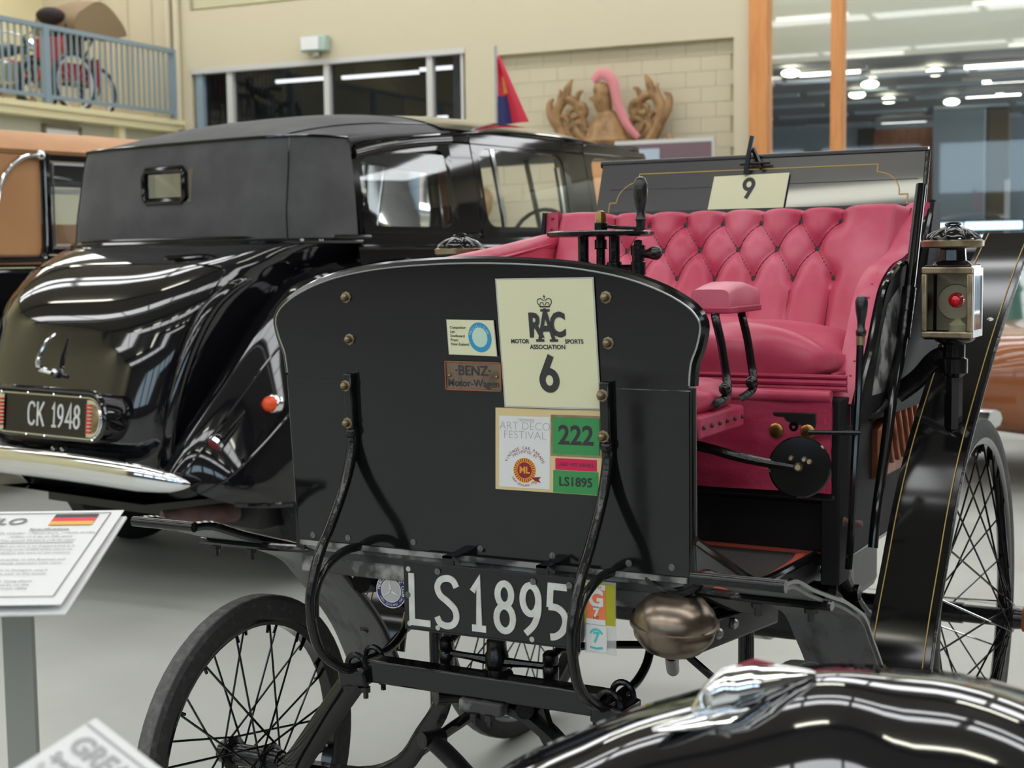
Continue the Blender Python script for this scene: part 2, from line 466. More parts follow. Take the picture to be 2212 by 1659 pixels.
for i, (x, y, z, l) in enumerate(((-12.6, 19.6, 4.12, .9), (-10.95, 19.2, 4.05, 1.3), (-9.75, 18.75, 4.02, .55), (-10.9, 20.4, 3.50, .9))):  # glowing strips imitate fluorescent tubes reflected in the dark panes
    t = thing('strip_light', ['strip light behind the second dark pane from the left', 'long strip light behind the third dark pane', 'strip light behind the rightmost dark pane', 'lower strip light glowing behind the third dark pane'][i], 'strip light', B(x, y, z), AB, group='strip lights behind the dark window')
    obj('tube', MB().bb(-l/2, l/2, -.03, .03, 0, .05), 'dimstrip', t)
    obj('hanger', MB().cyl((-l/3, 0, .05), (-l/3, 0, 5.4-z), .01).cyl((l/3, 0, .05), (l/3, 0, 5.4-z), .01), 'darkbeam', t)
# glazed opening with timber posts
for i, (x0, x1) in enumerate(((-4.94, -4.71), (-3.93, -3.79), (-.8, -.66), (2.4, 2.54))):
    struct('trim_%d' % (i+3), bx(x0, x1, Y0-.06, Y0+.2, 0, 5.6), 'orangewood')
for i, (x0, x1) in enumerate(((-4.71, -3.93), (-3.79, -.8), (-.66, 2.4))):
    struct('window_%d' % (i+2), bx(x0, x1, Y0+.05, Y0+.06, 0, 5.6), 'glass')
# second hall seen through the glass
FY = 29.6
struct('ceiling_second', bx(-9, 12, 19.6, FY, 3.92, 4.0), 'hallceil')
struct('wall_fascia', bx(-9, 12, 19.5, 19.6, 3.88, CEIL), 'hallfascia')  # pale band stands in for the bright ceiling reflected in the glass
for i in range(8):  # extra row added to brighten the pale band below
    o = obj('skylight', pm, 'sky', ceil); o.location = B(-7.4+i*2.38, 18.85, CEIL-.04)
for i in range(3):  # unseen glowing panels added to brighten the far hall
    struct('window_%d' % (12+i), bx(3+i*2.6, 5.2+i*2.6, FY-.06, FY-.03, .9, 3.4), 'daylight')
for i in range(3):  # more added panels, lighting the far hall from out of view
    struct('window_%d' % (16+i), bx(11.94, 11.97, 20+i*3, 22.4+i*3, .9, 3.4), 'daylight')
struct('wall_far', bx(-9, 12, FY, FY+.2, 0, 4), 'bluegrey')
struct('wall_second_left', bx(-9.2, -9, Y0+.25, FY, 0, CEIL), 'bluegrey')
for i, y in enumerate((20.9, 22.4, 24.1, 26, 28)):
    m = MB(); n = 14
    for k in range(n):
        x0 = -8+k*1.35
        zz = 3.84-.012*abs(k-9)
        bbx(m, x0, x0+1.22, y, y+.10, zz, zz+.05)
    o = struct('trim_%d' % (i+8), m, 'bluegrey')
struct('door_1', bx(-5.62, -4.2, FY-.16, FY, 0, 3.75), 'brownwood')
struct('trim_20', bx(-5.95, -5.62, FY-.1, FY, 0, 3.8), 'darkbeam')
struct('trim_21', bx(-4.2, -3.3, 27.6, 27.8, 0, 3.9), 'bluegrey')
struct('trim_22', bx(-3.35, -2.92, 27.9, 28.3, 0, 3.9), 'column')
struct('trim_23', bx(-2.92, -2.84, 27.4, 27.5, 0, 2.6), 'white')
for i, (x0, x1, z0, z1) in enumerate(((-4.4, -3.62, 1.72, 1.85), (-3.58, -2.6, 1.72, 1.86), (-3.7, -3.05, 1.52, 1.62))):
    w_ = struct('window_%d' % (i+6), bx(x0, x1, 27.3, 27.34, z0, z1), 'bluewin')
    obj('window_frame', bx(x0-.03, x1+.03, 27.341, 27.36, z0-.03, z1+.03), 'darkbeam', w_)
for i, (x, y) in enumerate(((-4.29, 22.15), (-3.2, 21.14), (-4.75, 23.49), (-4.46, 24.6), (-3.58, 25.47), (-5.0, 20.2), (-1.9, 23.2), (-.6, 21.3), (-1.6, 26.4))):
    t = thing('ceiling_light', ['oval lamp above the timber door, nearest of the bright five', 'oval lamp highest of the five in the far hall ceiling', 'oval lamp leftmost beside the timber post', 'oval lamp lowest but one over the brown door', 'oval lamp over the blue grey column', 'small oval lamp partly hidden by the narrow timber post', 'oval lamp in the far hall beyond the frame edge', 'oval lamp at the right end of the far hall', 'oval lamp deep in the far hall to the right'][i], 'ceiling light', B(x, y, 3.80), group='oval lamps in the far hall')
    obj('diffuser', MB().ball((0, 0, .03), (.13, .055), 14), 'oval', t)
    obj('stem', MB().cyl((0, 0, .05), (0, 0, .125), .02), 'white', t)
for i, (x, y) in enumerate(((-4.95, 28.9), (-2.35, 20.9), (-2.55, 22.9), (-2.85, 24.9), (-4.55, 20.6))):
    t = thing('strip_light', ['white strip light low above the brown timber door', 'strip light nearest the frame top in the far hall', 'strip light in the far hall, middle of three at the right', 'strip light in the far hall, lowest of three at the right', 'strip light beside the narrow timber post in the far hall'][i], 'strip light', B(x, y, 3.80), AB, group='strip lights in the far hall')
    obj('tube', MB().bb(-.42, .42, -.025, .025, .02, .06), 'hallstrip', t)
    obj('batten', MB().bb(-.52, .52, -.06, .06, .061, .12), 'white', t)

# ---------------------------------------------------------------- balcony
XBAL = -13.65
m = bx(-16.2, XBAL+.05, 6, Y0-.002, 3.26, 3.40); bbx(m, XBAL-.1, XBAL+.09, 6, Y0-.002, 3.36, 3.43)
struct('trim_30', m, 'wallyellow')
struct('wall_under_balcony', bx(-16.2, -13.80, 6, Y0-.002, 0, 3.26), 'wallgrey')
struct('trim_31', bx(-13.8, -13.68, 16.55, 16.68, 0, 3.26), 'wallyellow')
rail = thing('balcony_railing', 'blue grey steel railing along the balcony edge', 'railing', B(XBAL, 12.2, 3.43))
def rl(x0, x1, y0, y1, z0, z1):
    m = bx(x0, x1, y0, y1, z0, z1); o_ = B(XBAL, 12.2, 3.43)
    for p in m.v: p -= o_
    return m
obj('top_rail', rl(XBAL-.03, XBAL+.03, 9, 17.84, 4.41, 4.47), 'railblue', rail)
obj('bottom_rail', rl(XBAL-.025, XBAL+.025, 9, 17.84, 3.51, 3.56), 'railblue', rail)
for y in (9.65, 12.37, 15.09, 17.80):
    obj('post', rl(XBAL-.04, XBAL+.04, y-.055, y+.055, 3.30, 4.46), 'railblue', rail)
bm_ = MB().bb(-.012, .012, -.012, .012, 0, .86).mesh('baluster', 'railblue')
k = 0
for i in range(58):
    y = 11.2+i*.1155
    if min(abs(y-q) for q in (12.37, 15.09, 17.80)) < .08: continue
    o = obj('baluster', bm_, 'railblue', rail); o.location = B(XBAL, y, 3.55)-B(XBAL, 12.2, 3.43)
# framed pictures on the wall beneath
def picture(y0, y1, z0, z1, lab):
    t = thing('picture_frame', lab, 'picture', B(-13.79, (y0+y1)/2, z0), group=None)
    o_ = B(-13.79, (y0+y1)/2, z0)
    def loc(mm):
        for p in mm.v: p -= o_
        return mm
    fr = MB()
    for a in ((y0, y1, z1-.05, z1), (y0, y1, z0, z0+.05), (y0, y0+.05, z0, z1), (y1-.05, y1, z0, z1)):
        bbx(fr, -13.79, -13.75, a[0], a[1], a[2], a[3])
    obj('frame', loc(fr), 'column', t)
    obj('mount', loc(bx(-13.79, -13.77, y0+.05, y1-.05, z0+.05, z1-.05)), 'white', t)
    obj('print', loc(bx(-13.771, -13.765, y0+.13, y1-.13, z0+.13, z1-.17)), 'bluegrey', t)
picture(15.12, 15.86, 2.45, 3.19, 'dark framed picture with white mount under the balcony')
picture(15.98, 16.42, 2.45, 3.00, 'lower dark framed picture right of the white mounted one')
# emergency light box on the wall
t = thing('emergency_light', 'pale green emergency light box above the dark window', 'wall light', B(-11.2, Y0-.07, 4.27), AB)
obj('housing', MB().bb(-.21, .21, -.09, .05, 0, .22), 'greenbox', t, bevel=.02)
obj('lens', MB().bb(-.19, .10, -.105, -.091, .02, .2), 'white', t, bevel=.005)
obj('bracket', MB().bb(-.05, .05, -.02, .069, -.06, .0), 'steel', t)
# round wall lamp by the balcony corner
t = thing('wall_lamp', 'small white round lamp beneath the balcony corner', 'wall light', B(-13.5, 17.75, 3.13))
obj('backplate', MB().ball((0, 0, .06), (.10, .10), 14), 'darkbeam', t); obj('globe', MB().ball((.03, -.06, .04), (.075, .075), 14), 'white', t)

# ---------------------------------------------------------------- machines on the balcony (floor 3.43)
def bwheel(p, x, y, r, mt, tm='bikeblack', w_=.03, hub=.03, ns=10, name='wheel'):
    ring = [V3((x+r*math.cos(2*PI*k/28), y, r+r*math.sin(2*PI*k/28))) for k in range(28)]
    o = obj(name, MB().tube(ring, w_, 6, True), tm, p)
    rr = [V3((x+(r-.045)*math.cos(2*PI*k/28), y, r+(r-.045)*math.sin(2*PI*k/28))) for k in range(28)]
    obj('rim', MB().tube(rr, .018, 6, True), mt, o)
    s_ = MB().cyl((x, y-.05, r), (x, y+.05, r), hub)
    for k in range(ns):
        a = 2*PI*k/ns; s_.cyl((x, y, r), (x+(r-.05)*math.cos(a), y, r+(r-.05)*math.sin(a)), .004, n=4)
    obj('spokes', s_, 'steel', o)
def cycle(loc, lab, r, wb_, fm, tank, name='motorcycle'):
    t = thing(name, lab, 'motorcycle', loc, PI/2+AB)
    bwheel(t, -wb_/2, 0, r, 'steel'); bwheel(t, wb_/2, 0, r, 'steel')
    f = MB(); h = r
    for a, b, q in (((-wb_/2, h), (-.1, .32), .022), ((-.1, .32), (.28, .34), .022), ((.28, .34), (wb_/2-.16, .82), .022), ((wb_/2-.16, .82), (-.12, .74), .022), ((-.12, .74), (-.1, .32), .022), ((-wb_/2, h), (-.12, .74), .018), ((wb_/2, h), (wb_/2-.2, .95), .024)):
        f.cyl((a[0], 0, a[1]), (b[0], 0, b[1]), q, n=8)
    obj('frame', f, fm, t)
    for sx, z in ((-wb_/2, 0), (wb_/2, 0)):
        g = MB(); g.grid(lambda u, v: V3((sx+(r+.05)*math.cos(PI*(.1+.85*u)), -.06+.12*v, r+(r+.05)*math.sin(PI*(.1+.85*u)))), 14, 2)
        obj('mudguard', g, fm, t)
    obj('tank', MB().tube([(-.08, 0, .70), (.12, 0, .74), (.32, 0, .76)], [.05, .10, .06], 10, sm=3), tank, t)
    obj('engine', MB().bb(-.08, .22, -.12, .12, .3, .58), 'steel', t, bevel=.03)
    obj('saddle', MB().tube([(-.38, 0, .84), (-.22, 0, .86), (-.05, 0, .83)], [.06, .11, .04], 10, sm=3, flat=(.4, 1)), 'bikeblack', t)
    obj('handlebar', MB().tube([(wb_/2-.42, -.34, .98), (wb_/2-.25, -.26, 1.03), (wb_/2-.2, 0, .97), (wb_/2-.25, .26, 1.03), (wb_/2-.42, .34, .98)], .014, 6, sm=4), 'steel', t)
    obj('headlamp', MB().lathe([(.02, -.1), (.08, -.02), (.085, .03), (.07, .035)], (wb_/2-.08, 0, .86), (1, 0, 0), 12), 'chrome', t)
    obj('exhaust', MB().tube([(.15, .12, .35), (.0, .16, .22), (-.5, .17, .2)], .03, 8, sm=3), 'chrome', t)
    return t
ZB = 3.43
cycle(B(-14.25, 14.9, ZB), 'black and grey motorcycle at the left end of the balcony', .32, 1.30, 'greenblack', 'greenblack')
cycle(B(-15.35, 16.1, ZB), 'red motorcycle behind the balcony post', .30, 1.15, 'redpaint', 'redpaint')
# hooded tricycle
t = thing('hooded_tricycle', 'red tricycle with canvas hood and white rimmed wheels on the balcony', 'tricycle', B(-14.35, 16.5, ZB), PI/2+AB)
bwheel(t, -.45, .34, .40, 'white', ns=14); bwheel(t, -.45, -.34, .40, 'white', ns=14); bwheel(t, .42, 0, .36, 'white', ns=14)
f = MB()
for a, b in (((-.45, -.34, .4), (-.45, .34, .4)), ((-.45, 0, .4), (.1, 0, .42)), ((.1, 0, .42), (.3, 0, .8)), ((.42, .05, .36), (.28, .05, .85)), ((.42, -.05, .36), (.28, -.05, .85)), ((-.35, .25, .45), (-.55, .3, 1.2)), ((-.35, -.25, .45), (-.55, -.3, 1.2)), ((-.3, .25, .5), (.05, .3, 1.15)), ((-.3, -.25, .5), (.05, -.3, 1.15))):
    f.cyl(a, b, .016, n=6)
obj('frame', f, 'bikeblack', t)
obj('seat_box', MB().bb(-.55, .0, -.28, .28, .46, .68), 'redpaint', t, bevel=.03)
obj('backrest', MB().box((-.52, 0, .86), (.08, .54, .36)), 'redpaint', t, bevel=.03)
obj('front_panel', MB().box((.30, 0, .62), (.06, .3, .4)), 'redpaint', t, bevel=.02)
def hoodf(u, v):
    a = PI*(1.05-1.0*u); x = .10+.52*math.cos(a)*(1 if u < .5 else 1.1); z = 1.16+.38*math.sin(a)-.12*max(0, u-.7)*2
    y = -.36+.72*v
    return V3((x+.02*math.sin(9*v+5*u), y, z+.025*math.sin(14*u+6*v)+.03*math.sin(PI*v)))
obj('canvas_hood', MB().shell(hoodf, 18, 8, .02), 'canvas', t)
for sy in (-1, 1):
    side = MB(); pts = [hoodf(k/12, 0 if sy < 0 else 1) for k in range(13)]
    side.add(pts+[V3((.1, sy*.36, 1.02))], [(k, k+1, 13) for k in range(0, 12)])
    obj('hood_side', side, 'canvas', t)
obj('valance', MB().box((.22, .37, 1.06), (.74, .02, .30)), 'canvas', t)
obj('visor', MB().ball((-.50, 0, 1.33), (.20, .12), 16), 'darkcloth', t)

# ---------------------------------------------------------------- carved crest on the recess wall
t = thing('carved_crest', 'carved wooden heraldic crest with scrolls on the recessed wall', 'crest', B(-6.78, Y0-.06, 2.66), AB)
def scroll(mb, pts, r):
    mb.tube([(p[0], -.06-.02*math.sin(3*i), p[1]) for i, p in enumerate(pts)], [q*1.25 for q in r], 8, sm=5)
for s in (-1, 1):
    m = MB()
    scroll(m, [(s*.25, .12), (s*.50, .10), (s*.66, .30), (s*.72, .55), (s*.60, .72), (s*.44, .66), (s*.42, .52), (s*.52, .48)], [.03, .06, .065, .06, .05, .045, .04, .03])
    scroll(m, [(s*.66, .30), (s*.80, .52), (s*.82, .68), (s*.76, .74)], [.05, .05, .035, .012])
    scroll(m, [(s*.60, .72), (s*.56, .86), (s*.50, .98)], [.05, .045, .01])
    scroll(m, [(s*.44, .66), (s*.34, .62), (s*.32, .52), (s*.38, .46)], [.04, .04, .035, .02])
    scroll(m, [(s*.25, .12), (s*.4, .26), (s*.46, .38), (s*.38, .42), (s*.3, .34)], [.05, .045, .04, .035, .02])
    scroll(m, [(s*.4, .06), (s*.62, .10), (s*.78, .02), (s*.86, .12), (s*.80, .2)], [.05, .05, .045, .04, .02])
    scroll(m, [(s*.5, .08), (s*.58, -.12), (s*.56, -.3)], [.045, .04, .02])
    obj('scroll', m, 'carvedwood', t)
    m = MB()
    scroll(m, [(s*.30, .30), (s*.36, .50), (s*.46, .60), (s*.54, .56), (s*.52, .46)], [.03, .035, .035, .03, .02])
    scroll(m, [(s*.70, .48), (s*.62, .50), (s*.56, .42), (s*.60, .34)], [.035, .035, .03, .018])
    scroll(m, [(s*.48, .20), (s*.56, .30), (s*.50, .38), (s*.43, .33)], [.03, .035, .03, .018])
    scroll(m, [(s*.72, .62), (s*.66, .78), (s*.68, .86)], [.035, .03, .008])
    scroll(m, [(s*.44, .70), (s*.40, .80), (s*.34, .82)], [.03, .026, .008])
    scroll(m, [(s*.70, .06), (s*.74, -.10), (s*.70, -.22)], [.035, .03, .01])
    obj('leaf_scroll', m, 'carvedwood', t)
m = MB().lathe([(.30, -.02), (.32, .03), (.27, .1), (.25, .2), (.16, .36), (.10, .42)], (0, -.1, .12), (0, 0, 1), 18)
obj('helmet', m, 'carvedwood', t)
obj('wreath', MB().tube([(.27*math.cos(2*PI*k/16), -.1+.12*math.sin(2*PI*k/16), .13) for k in range(16)], .045, 8, True), 'carvedwood', t)
m = MB().tube([(-.02, -.12, .52), (-.05, -.14, .68), (-.04, -.16, .80), (-.14, -.18, .84)], [.10, .13, .12, .06], 10, sm=4)
m.box((-.15, -.17, .70), (.10, .12, .05))
obj('beast_head', m, 'carvedwood', t)
obj('ribbon', MB().tube([(-.15, -.2, .92), (-.02, -.22, 1.00), (.12, -.22, .90), (.18, -.2, .62), (.30, -.18, .34), (.44, -.15, .18)], [.05, .08, .07, .06, .055, .04], 8, sm=5, flat=(1, .4)), 'pinkcloth', t)
m = MB().prism([(-.36, .02), (.36, .02), (.36, -.35), (.2, -.55), (0, -.65), (-.2, -.55), (-.36, -.35)], lambda a, b, d: V3((a, d, b)), -.12, -.04)
sh = obj('shield', m, 'carvedwood', t)
obj('red_quarter', MB().bb(.06, .33, -.135, -.121, -.25, .0), 'crimsonpaint', sh); obj('pale_quarter', MB().bb(-.33, .02, -.135, -.121, -.25, .0), 'cream', sh)
m = MB().prism([(-.07, 0), (.07, 0), (.0, .14)], lambda a, b, d: V3((.2+a, d, -.22+b)), -.142, -.136)
obj('gold_charge', m, 'flaggold', sh)
# information board standing before the recess
t = thing('display_board', 'plum and grey information board beneath the crest', 'board', B(-5.86, Y0-.62, 0), AB)
obj('panel', MB().bb(-.62, .62, -.02, .02, 1.1, 2.72), 'plum', t)
obj('frame', MB().bb(-.64, .64, -.022, .022, 2.72, 2.77).bb(-.64, -.62, -.022, .022, 1.1, 2.72).bb(.62, .64, -.022, .022, 1.1, 2.72), 'aluminium', t)
obj('grey_sheet', MB().bb(-.60, -.05, -.03, -.021, 1.3, 2.66), 'bluegrey', t)
for sx in (-.5, .5): obj('leg', MB().bb(sx-.03, sx+.03, -.25, .25, 0, .04).bb(sx-.02, sx+.02, -.02, .02, .04, 1.1), 'aluminium', t)
# ---------------------------------------------------------------- the veteran motor car (front board on y = 0, car runs back along +y)
def ring(mb, prof, o, ax, n=48):
    o = V3(o); ax = V3(ax).normalized(); u = V3((0, 0, 1)); u = (u-ax*u.dot(ax)).normalized(); b = ax.cross(u); m = len(prof)
    vv = [o+ax*h+(u*math.cos(2*PI*k/n)+b*math.sin(2*PI*k/n))*r for r, h in prof for k in range(n)]
    ff = [(i*n+k, i*n+(k+1) % n, ((i+1) % m)*n+(k+1) % n, ((i+1) % m)*n+k) for i in range(m) for k in range(n)]
    return mb.add(vv, ff)
car = thing('veteran_motor_car', 'black veteran motor car with pink buttoned seat and tall front board', 'car')
def yb(z): return -.0487*(z-.8)
BF = lambda a, b, d: V3((a, yb(b)-d, b))          # front board surface, d towards the viewer
half = [(.408, .805), (.4115, .95), (.415, 1.135), (.419, 1.172), (.430, 1.200), (.437, 1.232), (.431, 1.250), (.413, 1.268), (.371, 1.291), (.304, 1.314), (.218, 1.330), (.12, 1.3385), (0, 1.342)]
out = half+[(-a, b) for a, b in half[-2::-1]]
board = obj('front_board', MB().prism(out, BF, -.024, 0), 'board', car, smooth=20)
edge = [BF(a, b, .0) for a, b in out[2:-2]]
obj('edge_beading', MB().tube(edge, .0018, 6, sm=3), 'steel', board)
obj('edge_bar', MB().tube([BF(a, b, -.012) for a, b in out[2:-2]], .0125, 8, sm=3), 'enamel', board)
for s in (-1, 1): obj('side_bead', MB().cyl(BF(s*.411, .81, -.01), BF(s*.416, 1.13, -.01), .008), 'enamel', board)
obj('seam', MB().box(BF(.35, 1.126, .0005), (.135, .001, .0012)), 'worn', board)
obj('seam', MB().box(BF(-.35, 1.126, .0002), (.10, .001, .0008)), 'satin', board)
bolt = MB().lathe([(.011, 0), (.011, .002), (.0075, .0022), (.0075, .009), (.005, .013), (.001, .0145)], (0, 0, 0), (0, -1, 0), 8).mesh('bolt', 'oldbrass')
for x, z in ((-.268, 1.281), (.268, 1.282), (-.265, 1.202), (.270, 1.204)):
    o = obj('bolt', bolt, 'brass', board); o.location = BF(x, z, 0)
scr = MB().lathe([(.0065, 0), (.006, .0015), (.003, .002)], (0, 0, 0), (0, -1, 0), 10).box((0, -.0022, 0), (.002, .001, .010)).mesh('screw', 'darksteel')
for x, z in ((-.376, .817), (-.293, .818), (-.144, .822), (.001, .822), (.149, .822), (.297, .822), (.377, .822)):
    o = obj('screw', scr, 'steel', board); o.location = BF(x, z, 0); o.rotation_euler = (0, random.uniform(0, 3), 0)
# brass name plate
npf = lambda a, b, d: BF(.0025+a, 1.140+b, .001+d)
npl = obj('name_plate', MB().prism([(-.0585, -.0265), (.0585, -.0265), (.0585, .0265), (-.0585, .0265)], npf, 0, .003), 'bronze', car, label='bronze maker plate')
m = MB()
for q in ((-.0585, .0585, .024, .0265), (-.0585, .0585, -.0265, -.024), (-.0585, -.056, -.0265, .0265), (.056, .0585, -.0265, .0265)):
    m.prism([(q[0], q[2]), (q[1], q[2]), (q[1], q[3]), (q[0], q[3])], npf, .003, .005)
obj('raised_border', m, 'copper', npl)
m = MB(); text(m, '\u00b7BENZ\u00b7', .025, npf, (0, .009), d1=.0038, off=.0004); text(m, 'Motor-Wagen', .0185, npf, (0, -.0135), d1=.0038, off=.0003)
obj('lettering', m, 'ink', npl)
for x in (-.049, .049): obj('screw', MB().ball(npf(x, .0, .003), (.004, .003), 8), 'brass', npl)
# front springs: strap, C sweep and loop
swp = [(-.020, 1.035), (-.016, 1.002), (-.042, .936), (-.086, .870), (-.128, .817), (-.154, .766), (-.163, .728), (-.157, .680), (-.131, .628), (-.068, .584), (-.02, .573), (.05, .576)]
lop = [(-.150, .70), (-.145, .745), (-.115, .782), (-.057, .803), (.004, .802), (.066, .778), (.132, .735), (.168, .665), (.152, .610), (.10, .582), (.03, .577)]
for s in (-1, 1):
    x = s*.266
    m = MB().tube([(x, y, z) for y, z in swp], [.0125, .0095, .0095, .0095, .0095, .011], 10, sm=5)
    sp = obj('front_spring', m, 'iron', car)
    obj('spring_loop', MB().tube([(x, y, z) for y, z in lop], .0085, 10, sm=5), 'iron', sp)
    obj('strap', MB().prism([(x-.0095, 1.028), (x+.0095, 1.028), (x+.0095, 1.138), (x-.0095, 1.138)], BF, 0, .016), 'enamel', sp, bevel=.003)
    for z in (1.115, 1.044): o = obj('bolt', bolt, 'copper', sp); o.location = BF(x-.003, z, .015)
    obj('weld_knuckle', MB().ball(BF(x, 1.026, .009), (.0135, .012), 10), 'iron', sp)
    for dx, y in ((-.012, -.022), (.016, .038)):
        xx = x-s*dx*0; yy = y
        u_ = [(x-.021, yy, .535), (x-.021, yy, .572), (x-.015, yy, .590), (x, yy, .597), (x+.015, yy, .590), (x+.021, yy, .572), (x+.021, yy, .535)]
        o = obj('u_bolt', MB().tube(u_, .006, 8, sm=3), 'iron', sp)
        n_ = MB()
        for q in (-.021, .021): n_.lathe([(.010, 0), (.010, .010), (.0055, .011), (.0055, .022)], (x+q, yy, .537), (0, 0, -1), 6)
        obj('nut', n_, 'iron', sp)
# axle beam and forks
ab = obj('axle_beam', MB().bb(-.245, .245, -.022, .022, .546, .590), 'enamel', car, bevel=.004)
for s in (-1, 1):
    obj('beam_head', MB().box((s*.268, .004, .556), (.062, .085, .036), Matrix.Rotation(s*.12, 3, 'Y')), 'iron', ab, bevel=.006)
    m = MB().tube([(s*.272, -.02, .548), (s*.318, -.014, .492), (s*.376, -.010, .418), (s*.430, -.004, .352), (s*.47, .01, .325)], 1, 8, sm=5, flat=(.028, .012), upv=(s*.8, 0, .6))
    obj('fork_arm', m, 'enamel', car)
    m = MB().tube([(s*.098, .03, .540), (s*.115, .03, .49), (s*.150, .03, .44), (s*.20, .03, .375), (s*.30, .03, .335), (s*.5, .03, .33)], 1, 8, sm=4, flat=(.020, .012), upv=(s*.8, 0, .6))
    obj('lower_arm', m, 'iron', car)
    obj('arm_head', MB().cyl((s*.095, -.012, .536), (s*.06, .04, .532), .017), 'iron', car)
    obj('stub_axle', MB().cyl((s*.43, .03, .33), (s*.60, .03, .33), .022), 'iron', car)
m = MB().tube([(.002, .02, .548), (-.04, .03, .50), (-.12, .05, .44), (-.22, .07, .36), (-.30, .1, .28)], .011, 8, sm=4)
obj('drag_rod', m, 'enamel', car)
m = MB().tube([(-.10, -.02, .455), (-.06, .0, .41), (.0, .02, .34), (.05, .04, .28)], 1, 8, sm=3, flat=(.012, .026), upv=(.7, 0, .7))
obj('cross_link', m, 'satin', car)
obj('link_pivot', MB().cyl((-.112, -.035, .455), (-.095, .01, .452), .016), 'iron', car)
m = MB().bb(-.035, .055, -.03, .03, .520, .545); obj('spring_saddle', m, 'worn', car, bevel=.004)
m = MB().tube([(-.03, .02, .53), (.06, .02, .525), (.12, .02, .495), (.17, .03, .44), (.20, .04, .36), (.215, .05, .25)], 1, 4, sm=5, flat=(.010, .034), upv=(.3, 0, 1))
obj('curved_strap', m, 'satin', car)
for x, y in ((.0, -.028), (.03, -.026)): obj('nut', MB().lathe([(.011, 0), (.011, .012), (.006, .013), (.006, .022)], (x, y, .523), (0, 0, -1), 6), 'iron', car)
# steering cross lever above the beam
lv = obj('steering_lever', MB().lathe([(.032, 0), (.030, .006), (.022, .012), (.022, .040), (.019, .045), (.019, .066)], (0, .055, .572), (0, 0, 1), 14), 'iron', car)
for s in (-1, 1):
    obj('lever_arm', MB().tube([(s*.018, .055, .598), (s*.06, .055, .600), (s*.105, .058, .600)], [.010, .007, .007], 8), 'iron', lv)
    obj('ball_joint', MB().lathe([(.012, -.03), (.015, -.026), (.015, .0), (.012, .004), (.015, .008), (.015, .024), (.009, .03)], (s*.112, .058, .600), (0, 0, 1), 12), 'iron', lv)
    obj('track_rod', MB().tube([(s*.112, .058, .615), (s*.13, .12, .625), (s*.30, .25, .60), (s*.45, .25, .45)], .008, 8, sm=3), 'iron', lv)
# wheels
def wheel(name, cx, cy, R, ns, hubh, tw, side, cap):
    o = V3((cx, cy, R))
    rim = obj(name, ring(MB(), [(R-.062, -tw*.6), (R-.050, -tw*.9), (R-.046, -tw*.9), (R-.046, tw*.9), (R-.050, tw*.9), (R-.062, tw*.6)], o, (1, 0, 0), 64), 'enamel', car)
    obj('tyre', ring(MB(), [(R-.050, -tw*.85), (R-.030, -tw), (R-.010, -tw), (R-.002, -tw*.7), (R-.002, tw*.7), (R-.010, tw), (R-.030, tw), (R-.050, tw*.85)], o, (1, 0, 0), 64), 'rubber', rim)
    obj('tread', ring(MB(), [(R-.003, -tw*.72), (R, -tw*.6), (R, tw*.6), (R-.003, tw*.72)], o, (1, 0, 0), 64), 'tread', rim)
    obj('hub', MB().lathe([(.012, -hubh-.03), (.024, -hubh-.02), (.026, -hubh), (.034, -hubh+.002), (.034, -hubh+.010), (.022, -hubh+.014), (.022, hubh-.014), (.034, hubh-.010), (.034, hubh-.002), (.026, hubh), (.024, hubh+.02), (.012, hubh+.03)], o, (1, 0, 0), 18), 'iron', rim)
    if cap:
        obj('hub_cap', MB().lathe([(.030, 0), (.031, .020), (.029, .030), (.022, .040), (.010, .045)], (cx+side*(hubh+.02), cy, R), (side, 0, 0), 18), 'copper', rim)
    for q in (-1, 1):
        sm_ = MB().tube([(q*(hubh-.006), -.030, .012), (q*.006, .055, R-.054)], .0024, 6)
        sm_.tube([(q*.008, .0525, R-.085), (q*.006, .055, R-.054)], .0034, 6)
        sa = sm_.mesh('spoke', 'enamel')
        sb = MB().tube([(q*(hubh-.006), .030, .012), (q*.006, -.055, R-.054)], .0024, 6).tube([(q*.008, -.0525, R-.085), (q*.006, -.055, R-.054)], .0034, 6).mesh('spoke', 'enamel')
        for k in range(ns//4):
            for b_, me in ((0, sa), (.5, sb)):
                p = obj('spoke', me, 'enamel', rim); p.location = o; p.rotation_euler = (2*PI*(k+b_+(.22 if q > 0 else 0))/(ns//4)+(1 if b_ == 0 else -1)*math.atan(.055/(R-.054)), 0, 0)
    return rim
for s in (-1, 1):
    wheel('front_wheel', s*.57, .03, .333, 32, .055, .023, s, False)
    wheel('rear_wheel', s*.62, 1.30, .475, 44, .10, .020, s, True)
